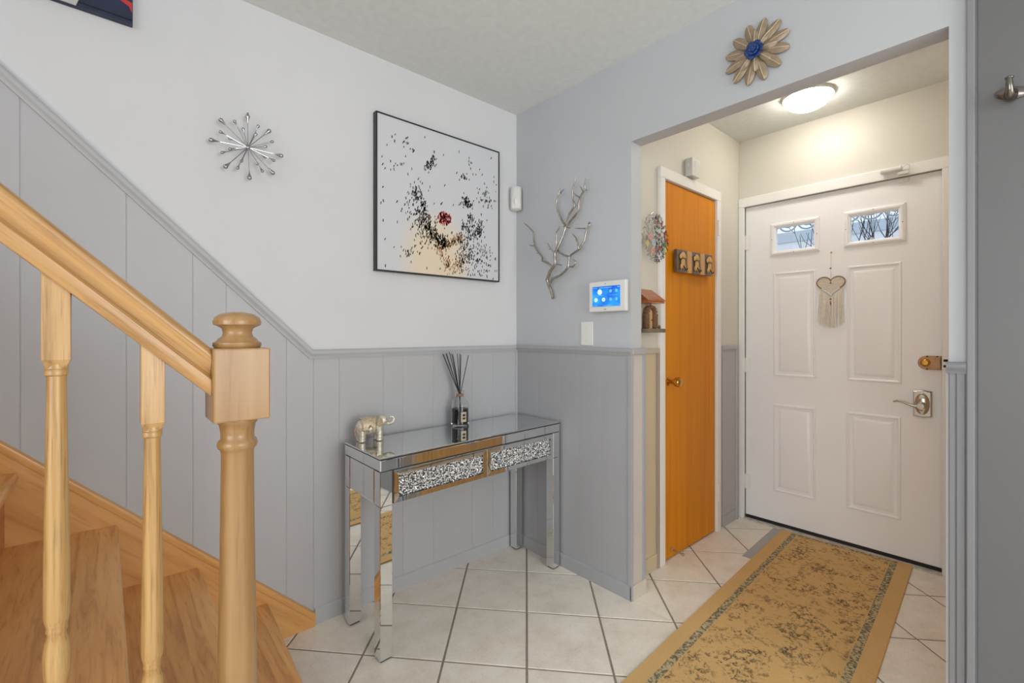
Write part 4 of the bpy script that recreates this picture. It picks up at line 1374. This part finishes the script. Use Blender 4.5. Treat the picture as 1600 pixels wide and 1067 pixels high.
disc(-0.622, 1.392, 0.0125, 'icon', 'icon')
disc(-0.622, 1.392, 0.006, 'icon', 'screen', 0.0045).location.x -= 0.0007
disc(-0.6, 1.356, 0.0088, 'icon', 'icon', 0.0035)
disc(-0.644, 1.356, 0.0088, 'icon', 'icon', 0.0035)
for yy in (-0.684, -0.716):
    for zz in (1.394, 1.356):
        disc(yy, zz, 0.0075, 'icon', 'icon_dim')
for y0, y1, z0, z1 in ((-0.582, -0.586, 1.409, 1.413), (-0.59, -0.594, 1.409, 1.413), (-0.599, -0.605, 1.409, 1.413), (-0.619, -0.689, 1.4095, 1.4125), (-0.722, -0.732, 1.409, 1.413), (-0.606, -0.638, 1.3745, 1.377), (-0.582, -0.588, 1.327, 1.331), (-0.596, -0.604, 1.328, 1.331), (-0.64, -0.684, 1.328, 1.330), (-0.728, -0.732, 1.328, 1.332), (-0.6765, -0.7245, 1.3745, 1.3755)):
    MB().box(-0.0359, -0.0352, y1, y0, z0, z1).build('screen_mark', 'icon_dim', sc_)
MB().lathe([(0.0022, 0), (0.0018, 0.0008)], (-0.0341, -0.653, 1.4295), (-1, 0, 0), 10).build('camera_eye', 'dark', pn)
MB().box(-0.0348, -0.034, -0.646, -0.658, 1.309, 1.313).build('badge', plain('grey_badge', (150, 150, 150), 0.4), pn)

swt = thing('light_switch', 'white rocker light switch below the branch sculpture', 'light switch', (0, -0.515, 1.146))
MB().box(-0.006, -0.0003, -0.556, -0.483, 1.140, 1.256).build('plate', 'plastic', swt, bev=0.003)
mb = MB().prism([(-0.005, 1.166), (-0.0085, 1.166), (-0.0065, 1.198), (-0.0095, 1.230), (-0.005, 1.230)], 'y', -0.536, -0.503)
mb.build('rocker', 'plastic', swt)

ms = thing('motion_sensor', 'small white motion sensor in the wall corner', 'sensor', (-0.03, -0.03, 1.89))
q45 = Matrix.Rotation(math.radians(-45), 3, 'Z')
loops = []
hw_ = 0.031
cs = [(-hw_, 0.0), (-hw_, -0.018), (-hw_ * 0.75, -0.031), (0, -0.038), (hw_ * 0.75, -0.031), (hw_, -0.018), (hw_, 0.0), (0.0, 0.028)]
for z, k in ((1.892, 0.80), (1.898, 1.0), (2.012, 1.0), (2.020, 0.86)):
    lp = []
    for p in cs:
        v = q45 @ Vector((p[0] * k, p[1] * k, 0))
        lp.append((-0.030 + v.x, -0.030 + v.y, z))
    loops.append(lp)
MB().loft(loops).build('housing', 'plastic', ms, smooth=40)
v = q45 @ Vector((0, -0.036, 0))
MB().ell((-0.030 + v.x, -0.030 + v.y, 1.935), (0.010, 0.010, 0.022)).build('lens', 'trim_white', ms, smooth=60)

# ------------------------------------------------------------------ metal flower over the opening
fy, fz = -1.305, 2.216
flw = thing('metal_flower', 'bronze metal wall flower with blue centre above the opening', 'wall ornament', (0, fy, fz))


def petal(ang, L, w, r0, lift, nm):
    """a long leaf-shaped petal with a raised rib, pointing at ang in the wall plane (image right is -y)"""
    d = Vector((0, -math.cos(ang), math.sin(ang)))
    s = Vector((0, math.sin(ang), math.cos(ang)))
    o = Vector((0, fy, fz))
    n = 14
    front, back, rib = [], [], []
    for k in range(n + 1):
        t = 1 - (1 - k / n) ** 1.7
        ww = w * (0.42 + 0.58 * min(1.0, t / 0.6)) * math.sqrt(max(0.004, 1 - max(0.0, (t - 0.55) / 0.45) ** 2.4))
        x = -(0.010 + lift + 0.006 * math.sin(PI * t))
        c = o + d * (r0 + (L - r0) * t)
        front.append((c + s * ww + Vector((x + 0.004, 0, 0)), c + s * ww * 0.5 + Vector((x, 0, 0)), c + Vector((x - 0.0012, 0, 0)), c - s * ww * 0.5 + Vector((x, 0, 0)), c - s * ww + Vector((x + 0.004, 0, 0))))
        rib.append(c + Vector((x - 0.0016, 0, 0)))
    vs = [p for row in front for p in row] + [p + Vector((0.0015, 0, 0)) for row in front for p in row]
    K = (n + 1) * 5
    fs = []
    for a in range(n):
        for b in range(4):
            q = a * 5 + b
            fs += [(q, q + 1, q + 6, q + 5), (K + q, K + q + 5, K + q + 6, K + q + 1)]
    for a in range(n):
        for b in (0, 4):
            q = a * 5 + b
            fs.append((q, q + 5, K + q + 5, K + q))
    for a in (0, n):
        for b in range(4):
            q = a * 5 + b
            fs.append((q, K + q, K + q + 1, q + 1))
    po = MB().add(vs, fs).build(nm, 'petal', flw, smooth=40)
    MB().tube(rib[1:], [0.0012] * (len(rib) - 2) + [0.0005], 5).build('petal_rib', 'petal_rib', po)


for k in range(12):
    petal(math.radians(75 - 30 * k), 0.113, 0.0180, 0.012, 0.002, 'petal')
for k in range(8):
    petal(math.radians(90 - 45 * k), 0.073, 0.0130, 0.010, 0.010, 'inner_petal')
ctr = thing_c = MB().lathe([(0.002, 0), (0.018, 0.004), (0.014, 0.022)], (-0.004, fy, fz), (-1, 0, 0), 14).build('flower_centre', 'blue_flower', flw, smooth=40)
for ring, nn, rr, xx, sz in ((0, 6, 0.021, -0.030, 0.0155), (1, 5, 0.011, -0.036, 0.0115), (2, 3, 0.004, -0.041, 0.007)):
    for k in range(nn):
        a = 2 * PI * k / nn + ring * 0.5
        c = Vector((xx, fy + rr * math.cos(a), fz + rr * math.sin(a)))
        rm_ = Matrix.Rotation(a, 3, 'X')
        MB().ell(c, (0.0035, sz * 0.8, sz), 12, 7, rot=rm_ @ Matrix.Rotation(0.35, 3, 'Z')).build('rosette_petal', 'blue_flower', ctr, smooth=60)

# ------------------------------------------------------------------ vestibule ceiling lamp
lx, ly = 1.0, -1.18
lp = thing('ceiling_lamp', 'lit textured glass dome lamp on the vestibule ceiling', 'ceiling lamp', (lx, ly, CEIL - 0.11))
MB().lathe([(0.116, CEIL - 0.014), (0.120, CEIL - 0.008), (0.120, CEIL - 0.0005)], (lx, ly, 0), n=36).build('rim', 'trim_white', lp, smooth=40)
MB().lathe([(0.001, CEIL - 0.074), (0.03, CEIL - 0.072), (0.06, CEIL - 0.064), (0.088, CEIL - 0.048), (0.106, CEIL - 0.028), (0.112, CEIL - 0.012)], (lx, ly, 0), n=36).build('glass_dome', 'lamp', lp, smooth=60)

# ------------------------------------------------------------------ things on the closet wall and closet door
bxo = thing('chime_box', 'square white chime box above the closet door', 'chime', (0.6875, CW, 2.068))
MB().box(0.640, 0.735, CW - 0.044, CW - 0.0005, 2.068, 2.166).build('housing', 'plastic', bxo, bev=0.004)
for k in range(5):
    MB().box(0.665 + 0.011 * k, 0.669 + 0.011 * k, CW - 0.0452, CW - 0.0438, 2.085, 2.150).build('slot', 'trim_white', bxo)
MB().box(0.6386, 0.6402, CW - 0.026, CW - 0.018, 2.122, 2.136).build('side_button', 'trim_white', bxo)

# scrollwork disc
ac = Vector((0.300, CW - 0.026, 1.680))
art = thing('scroll_wall_art', 'round openwork metal wall art of scrolls and coloured flowers', 'wall ornament', (ac.x, CW, ac.z - 0.14))
ra = random.Random(5)
dkm = plain('black_wire', (44, 38, 36), 0.4, metal=0.5)


def A_(x, z, y=0.0):
    return Vector((ac.x + x, ac.y + y, ac.z + z))


RA = 0.130
k_ = 0
spots = []
while len(spots) < 96 and k_ < 9000:
    k_ += 1
    a, r_ = ra.uniform(0, 2 * PI), RA * math.sqrt(ra.random()) * 0.92
    p = (r_ * math.cos(a), r_ * math.sin(a))
    if all(math.hypot(p[0] - q[0], p[1] - q[1]) > 0.0185 for q in spots):
        spots.append(p)
for i, (x, z) in enumerate(spots):
    s_ = ra.uniform(0.007, 0.011)
    a0 = ra.uniform(0, 2 * PI)
    sg = ra.choice((-1, 1))
    pts = []
    for t in range(15):
        th = a0 + sg * t * 0.52
        rr = s_ * (1 - t / 17.0) * 1.15
        pts.append(A_(x + rr * math.cos(th), z + rr * math.sin(th), ra.uniform(-.0006, .0006)))
    j = min((q for q in range(len(spots)) if q != i), key=lambda q: math.hypot(spots[q][0] - x, spots[q][1] - z))
    pts.insert(0, A_(*spots[j]))
    right = x > -0.015
    MB().tube(pts, 0.0011 if right else 0.0009, 5).build('scroll', dkm if right else 'silver', art, smooth=60)
cols = [plain('rose_enamel', (214, 156, 146), 0.4), plain('sky_enamel', (176, 196, 212), 0.4), plain('yellow_enamel', (204, 196, 116), 0.4), plain('rust_enamel', (160, 74, 48), 0.4), plain('green_enamel', (70, 130, 84), 0.4), plain('red_enamel', (176, 48, 40), 0.4)]
for (x, z, r_, c) in ((-0.050, -0.005, 0.020, 0), (-0.022, -0.030, 0.020, 1), (-0.078, -0.040, 0.017, 2), (-0.030, -0.068, 0.019, 0), (0.030, -0.048, 0.014, 3), (0.080, -0.028, 0.014, 4), (0.086, -0.055, 0.014, 2), (0.050, 0.075, 0.010, 5), (0.030, 0.015, 0.010, 3), (0.086, 0.030, 0.010, 5), (0.098, -0.004, 0.014, 3), (0.012, 0.080, 0.010, 3)):
    mb = MB()
    for k in range(6):
        a = 2 * PI * k / 6
        mb.ell(A_(x + r_ * 0.55 * math.cos(a), z + r_ * 0.55 * math.sin(a), -0.004), (r_ * 0.40, 0.0015, r_ * 0.40), 10, 6)
    mb.build('enamel_flower', cols[c], art, smooth=60)
for x, z in ((0.0, 0.10), (0.0, -0.10)):
    MB().lathe([(0.002, 0), (0.002, 0.0255)], A_(x, z), (0, 1, 0), 6).build('stand_off', 'silver', art)

# fairy house shelf
hs = thing('fairy_house', 'small fairy house ornament with cedar roof and stone arch on the wall', 'wall ornament', (0.26, CW, 1.205))
x0, x1 = 0.150, 0.302
MB().box(x0, x1, CW - 0.080, CW - 0.0005, 1.203, 1.222).build('base_ledge', 'slate', hs, bev=0.003)
MB().box(x0 + 0.02, x1 - 0.05, CW - 0.012, CW - 0.0005, 1.222, 1.345).build('back_board', 'paper', hs)
slats = 4
for k in range(slats):
    t0, t1 = k / slats, (k + 1) / slats - 0.02
    a = (CW - 0.002 - 0.078 * t0, 1.418 - 0.058 * t0)
    b = (CW - 0.002 - 0.078 * t1, 1.418 - 0.058 * t1)
    MB().prism([a, b, (b[0], b[1] - 0.006), (a[0], a[1] - 0.006)], 'x', x0 - 0.005, x1).build('roof_board', 'toy_roof', hs)
MB().prism([(CW - 0.002, 1.411), (CW - 0.078, 1.352), (CW - 0.078, 1.346), (CW - 0.002, 1.346)], 'x', x0 + 0.004, x1 - 0.006).build('gable_block', 'toy_roof', hs)
hcx = 0.238
for k in range(21):
    t = k / 20
    if t < 0.3:
        px_, pz_ = hcx - 0.036, 1.230 + 0.062 * (t / 0.3)
    elif t > 0.7:
        px_, pz_ = hcx + 0.036, 1.230 + 0.062 * ((1 - t) / 0.3)
    else:
        a = PI - PI * (t - 0.3) / 0.4
        px_, pz_ = hcx + 0.036 * math.cos(a), 1.290 + 0.040 * math.sin(a)
    MB().ell((px_, CW - 0.036, pz_), (0.0085, 0.020, 0.0085), 8, 5, rot=Matrix.Rotation(ra.uniform(-.3, .3), 3, 'Y')).build('arch_stone', 'stone', hs)
MB().box(hcx - 0.030, hcx + 0.030, CW - 0.028, CW - 0.020, 1.222, 1.318).build('little_door', 'tan_door', hs, bev=0.003)
MB().lathe([(0.003, 0), (0.003, 0.005)], (hcx + 0.018, CW - 0.028, 1.265), (0, -1, 0), 8).build('little_knob', 'brass', hs)
MB().lathe([(0.004, 1.338), (0.006, 1.346)], (hcx, CW - 0.036, 0), n=8).build('little_lantern', 'toy_roof', hs)
MB().lathe([(0.006, 0), (0.008, 0.006), (0.004, 0.018)], (hcx + 0.056, CW - 0.050, 1.222), n=8).build('little_pot', 'stone', hs)

# dog hook rack on the closet door
rk = thing('dog_hook_rack', 'wooden rack with three golden dog hooks on the closet door', 'hook rack', (0.698, CF, 1.53))
RT = Matrix.Rotation(math.radians(-1.4), 3, 'Y')
rc = Vector((0.698, CF, 1.590))


def K_(v):
    return rc + RT @ (Vector(v) - rc)


HB, YB = 0.060, CF - 0.012
bx0, bx1 = 0.494, 0.902
tw = (bx1 - bx0)
seg = [(0.0, 0.255, 'plaque_dark'), (0.255, 0.385, 'plaque_light'), (0.385, 0.62, 'plaque_dark'), (0.62, 0.745, 'plaque_light'), (0.745, 1.0, 'plaque_dark')]
MB().box(bx0 + 0.02, bx1 - 0.02, CF - 0.011, CF - 0.0005, rc.z - 0.045, rc.z + 0.045).map(K_).build('backing_board', 'plaque_dark', rk)
for a, b, mt in seg:
    th = 0.018 if mt == 'plaque_dark' else 0.021
    MB().box(bx0 + tw * a + 0.0005, bx0 + tw * b - 0.0005, YB - th, YB, rc.z - HB, rc.z + HB).map(K_).build('plaque', mt, rk, bev=0.0015)
for a, b, mt in seg:
    if mt != 'plaque_dark':
        continue
    cx_ = bx0 + tw * (a + b) / 2
    yy = YB - 0.018
    z0 = rc.z
    mb = MB()
    mb.ell((cx_, yy - 0.006, z0 + 0.030), (0.020, 0.009, 0.018))
    mb.ell((cx_ - 0.021, yy - 0.005, z0 + 0.024), (0.009, 0.006, 0.014))
    mb.ell((cx_ + 0.021, yy - 0.005, z0 + 0.024), (0.009, 0.006, 0.014))
    mb.ell((cx_, yy - 0.006, z0 - 0.006), (0.016, 0.009, 0.022))
    mb.ell((cx_ - 0.012, yy - 0.005, z0 - 0.028), (0.011, 0.008, 0.016), rot=Matrix.Rotation(0.3, 3, 'Y'))
    mb.ell((cx_ + 0.012, yy - 0.005, z0 - 0.028), (0.011, 0.008, 0.016), rot=Matrix.Rotation(-0.3, 3, 'Y'))
    dg = mb.map(K_).build('dog_figure', 'dog', rk, smooth=60)
    MB().box(cx_ - 0.014, cx_ + 0.014, yy - 0.0145, yy - 0.002, z0 + 0.010, z0 + 0.0145).map(K_).build('collar', 'plaque_dark', dg)
    MB().tube([(cx_, yy - 0.006, z0 - 0.018), (cx_ + 0.001, yy - 0.014, z0 - 0.036), (cx_ + 0.001, yy - 0.020, z0 - 0.050), (cx_ + 0.001, yy - 0.028, z0 - 0.048), (cx_ + 0.001, yy - 0.030, z0 - 0.040)], [0.003, 0.003, 0.003, 0.003, 0.0035], 8).map(K_).build('tail_hook', 'black', dg, smooth=60)

# ------------------------------------------------------------------ macrame heart on the front door
hy, hz = -1.196, 1.478
mh = thing('macrame_heart', 'cream macrame heart with long fringe hanging on the front door', 'wall hanging', (DF, hy, 1.235))
xq = DF - 0.012


def heart(t, s):
    return (0.0041 * s * 16 * math.sin(t) ** 3, 0.0041 * s * (13 * math.cos(t) - 5 * math.cos(2 * t) - 2 * math.cos(3 * t) - math.cos(4 * t)))


def H_(t, s):
    a, b = heart(t, s)
    return (xq, hy - a * 1.06, hz + b * 0.92)


MB().loft([[(xq + dx, H_(2 * PI * j / 48, 0.97)[1], H_(2 * PI * j / 48, 0.97)[2]) for j in range(48)] for dx in (0.004, 0.001)]).build('woven_backing', plain('oatmeal_weave', (224, 214, 194), 0.9, var=0.2, vscale=120, bmp=0.8, bscale=300), mh)
woodrim = [H_(-2.1 + 4.2 * k / 40, 1.0) for k in range(41)]
MB().tube(woodrim, 0.0032, 8).build('wood_rim', 'cork', mh, smooth=60)
MB().tube([H_(2.1 + (2 * PI - 4.2) * k / 20, 1.0) for k in range(21)], 0.0034, 8).build('wrapped_rim', 'cord', mh, smooth=60)
for k in range(1, 7):
    MB().tube([H_(2 * PI * j / 36, 1.0 - k * 0.145) for j in range(37)], 0.0014, 5).build('woven_cord', 'cord', mh, smooth=60)
for k in range(12):
    t = 2 * PI * k / 12
    MB().tube([H_(t, 0.98), (xq - 0.001, hy, hz + 0.006)], 0.0011, 5).build('woven_cord', 'cord', mh)
MB().tube([(DF - 0.004, hy - 0.001, 1.664), (DF - 0.008, hy, 1.60), H_(0, 1.0)], 0.0011, 5).build('hanging_cord', 'cord', mh)
MB().lathe([(0.004, 0), (0.004, 0.002), (0.0016, 0.003), (0.0016, 0.010), (0.003, 0.012)], (DF, hy - 0.001, 1.664), (-1, 0, 0), 8).build('pin', 'brass', mh)
for z in (1.572, hz + 0.010, hz - 0.082):
    MB().ell((xq - 0.003, hy, z), (0.004, 0.0055, 0.004), 8, 6).build('wood_bead', 'plaque_dark', mh, smooth=60)
MB().lathe([(0.001, -0.012), (0.003, -0.006), (0.002, 0.004), (0.001, 0.012)], (xq - 0.004, hy, hz - 0.106), n=8).build('long_bead', 'plaque_dark', mh)
fr = MB()
for k in range(58):
    u = -1 + 2 * k / 57 + ra.uniform(-.01, .01)
    ztop = hz - 0.022 - 0.050 * (1 - abs(u))
    zb = 1.262 - 0.028 * (1 - abs(u) ** 2) + ra.uniform(-.008, .008)
    y = hy - u * 0.058
    fr.tube([(xq, y, ztop), (xq - ra.uniform(-.001, .004), y + ra.uniform(-.002, .002), (ztop + zb) / 2), (xq - ra.uniform(-.002, .004), y * 1.0 - u * 0.008 + ra.uniform(-.003, .003), zb)], 0.0013, 5)
fr.build('fringe', 'cord', mh, kind='stuff')

# ------------------------------------------------------------------ runner rug and clear strip
pA, pB = Vector((1.338, -0.952)), Vector((1.322, -1.558))
dirn = Vector((-1, -0.047)).normalized()
RL = 2.42
hl, hwid = RL / 2, (pA - pB).length / 2
rc2 = (pA + pB) / 2 + dirn * hl
mb = MB()
prf = lambda e, z: [(-hl + e, -hwid + e, z), (hl - e, -hwid + e, z), (hl - e, hwid - e, z), (-hl + e, hwid - e, z)]
mb.loft([prf(0, 0.0005), prf(0, 0.0055), prf(0.002, 0.0075)])
rug = mb.build('runner_rug', rug_mat(hl, hwid), origin=(0, 0, 0))
rug.location = (rc2.x - 0.006, rc2.y, 0)
rug.rotation_euler = (0, 0, math.atan2(0.047, 1))
tag(rug, 'tan runner rug with dark floral sprigs leading to the front door', 'rug')
mb = MB()
mb.loft([[(p[0], p[1], z) for p in ((1.315, -0.905), (1.315, -0.949), (0.80, -0.972), (0.80, -0.926))] for z in (0.0003, 0.0016)])
tag(mb.build('plastic_strip', 'clear_film'), 'clear plastic strip on the tiles along the rug edge', 'plastic strip')

# ------------------------------------------------------------------ outside the front door
ow = thing('neighbour_house', 'pale blue sided house seen through the door windows', 'house', (6.5, -3.4, 0))
for k in range(12):
    MB().prism([(6.5, 0.9 + k * 0.16), (6.5, 1.065 + k * 0.16), (6.475, 0.9 + k * 0.16)], 'x', 0, 1).map(lambda v: (v.y, -8.0 + v.x * 9.5, v.z)).build('siding_board', 'siding' if k % 2 else 'awning', ow)
bush = thing('bare_bush', 'bare dark twiggy bush outside the front door', 'bush', (3.0, -1.14, 0))
rq = random.Random(9)
for k in range(26):
    p = Vector((3.0, -1.14 + rq.uniform(-.06, .06), 0.55))
    d = Vector((rq.uniform(-.2, .2), rq.uniform(-.22, .22), 1.0)).normalized()
    pts, rad = [Vector((p.x * 0.2 + 2.4, p.y * 0.3 - 0.798, -0.06)), p.copy()], [0.008, 0.006]
    mb = MB()
    for t in range(8):
        d = (d + Vector((rq.uniform(-.16, .16), rq.uniform(-.22, .22), 0.05))).normalized()
        p = p + d * 0.205
        pts.append(p.copy())
        rad.append(0.0055 - 0.0005 * t)
        if t > 3:
          for _q in range(2):
              e = (d + Vector((rq.uniform(-.6, .6), rq.uniform(-.9, .9), 0.0))).normalized()
              mb.tube([p, p + e * 0.10, p + (e + Vector((0, 0, .3))).normalized() * 0.2], [0.003, 0.0025, 0.0015], 4)
    mb.tube(pts, rad, 5)
    mb.build('twig', 'twig', bush)
aw = thing('porch_ironwork', 'pale grey scalloped ironwork of the porch outside the door', 'ironwork', (2.35, -1.07, -0.06))
for k in range(9):
    yc = -0.52 - k * 0.135
    for r_, z in ((0.066, 2.085), (0.034, 2.085)):
        MB().tube([(2.35, yc + r_ * math.cos(PI + PI * j / 10), z + r_ * math.sin(PI + PI * j / 10)) for j in range(11)], 0.006, 6).build('scallop', 'iron', aw, smooth=60)
MB().box(2.34, 2.36, -1.77, -0.37, 2.085, 2.115).build('top_bar', 'iron', aw)
for yy in (-0.36, -1.78):
    MB().box(2.33, 2.37, yy - 0.02, yy + 0.02, -0.06, 2.115).build('post', 'iron', aw)
struct(MB().box(FW + 0.2, 12, -8, 6, -0.3, -0.06).build('ground_outside', plain('outdoor_paving', (170, 170, 168), 0.9)), 'pale paving outside the front door')
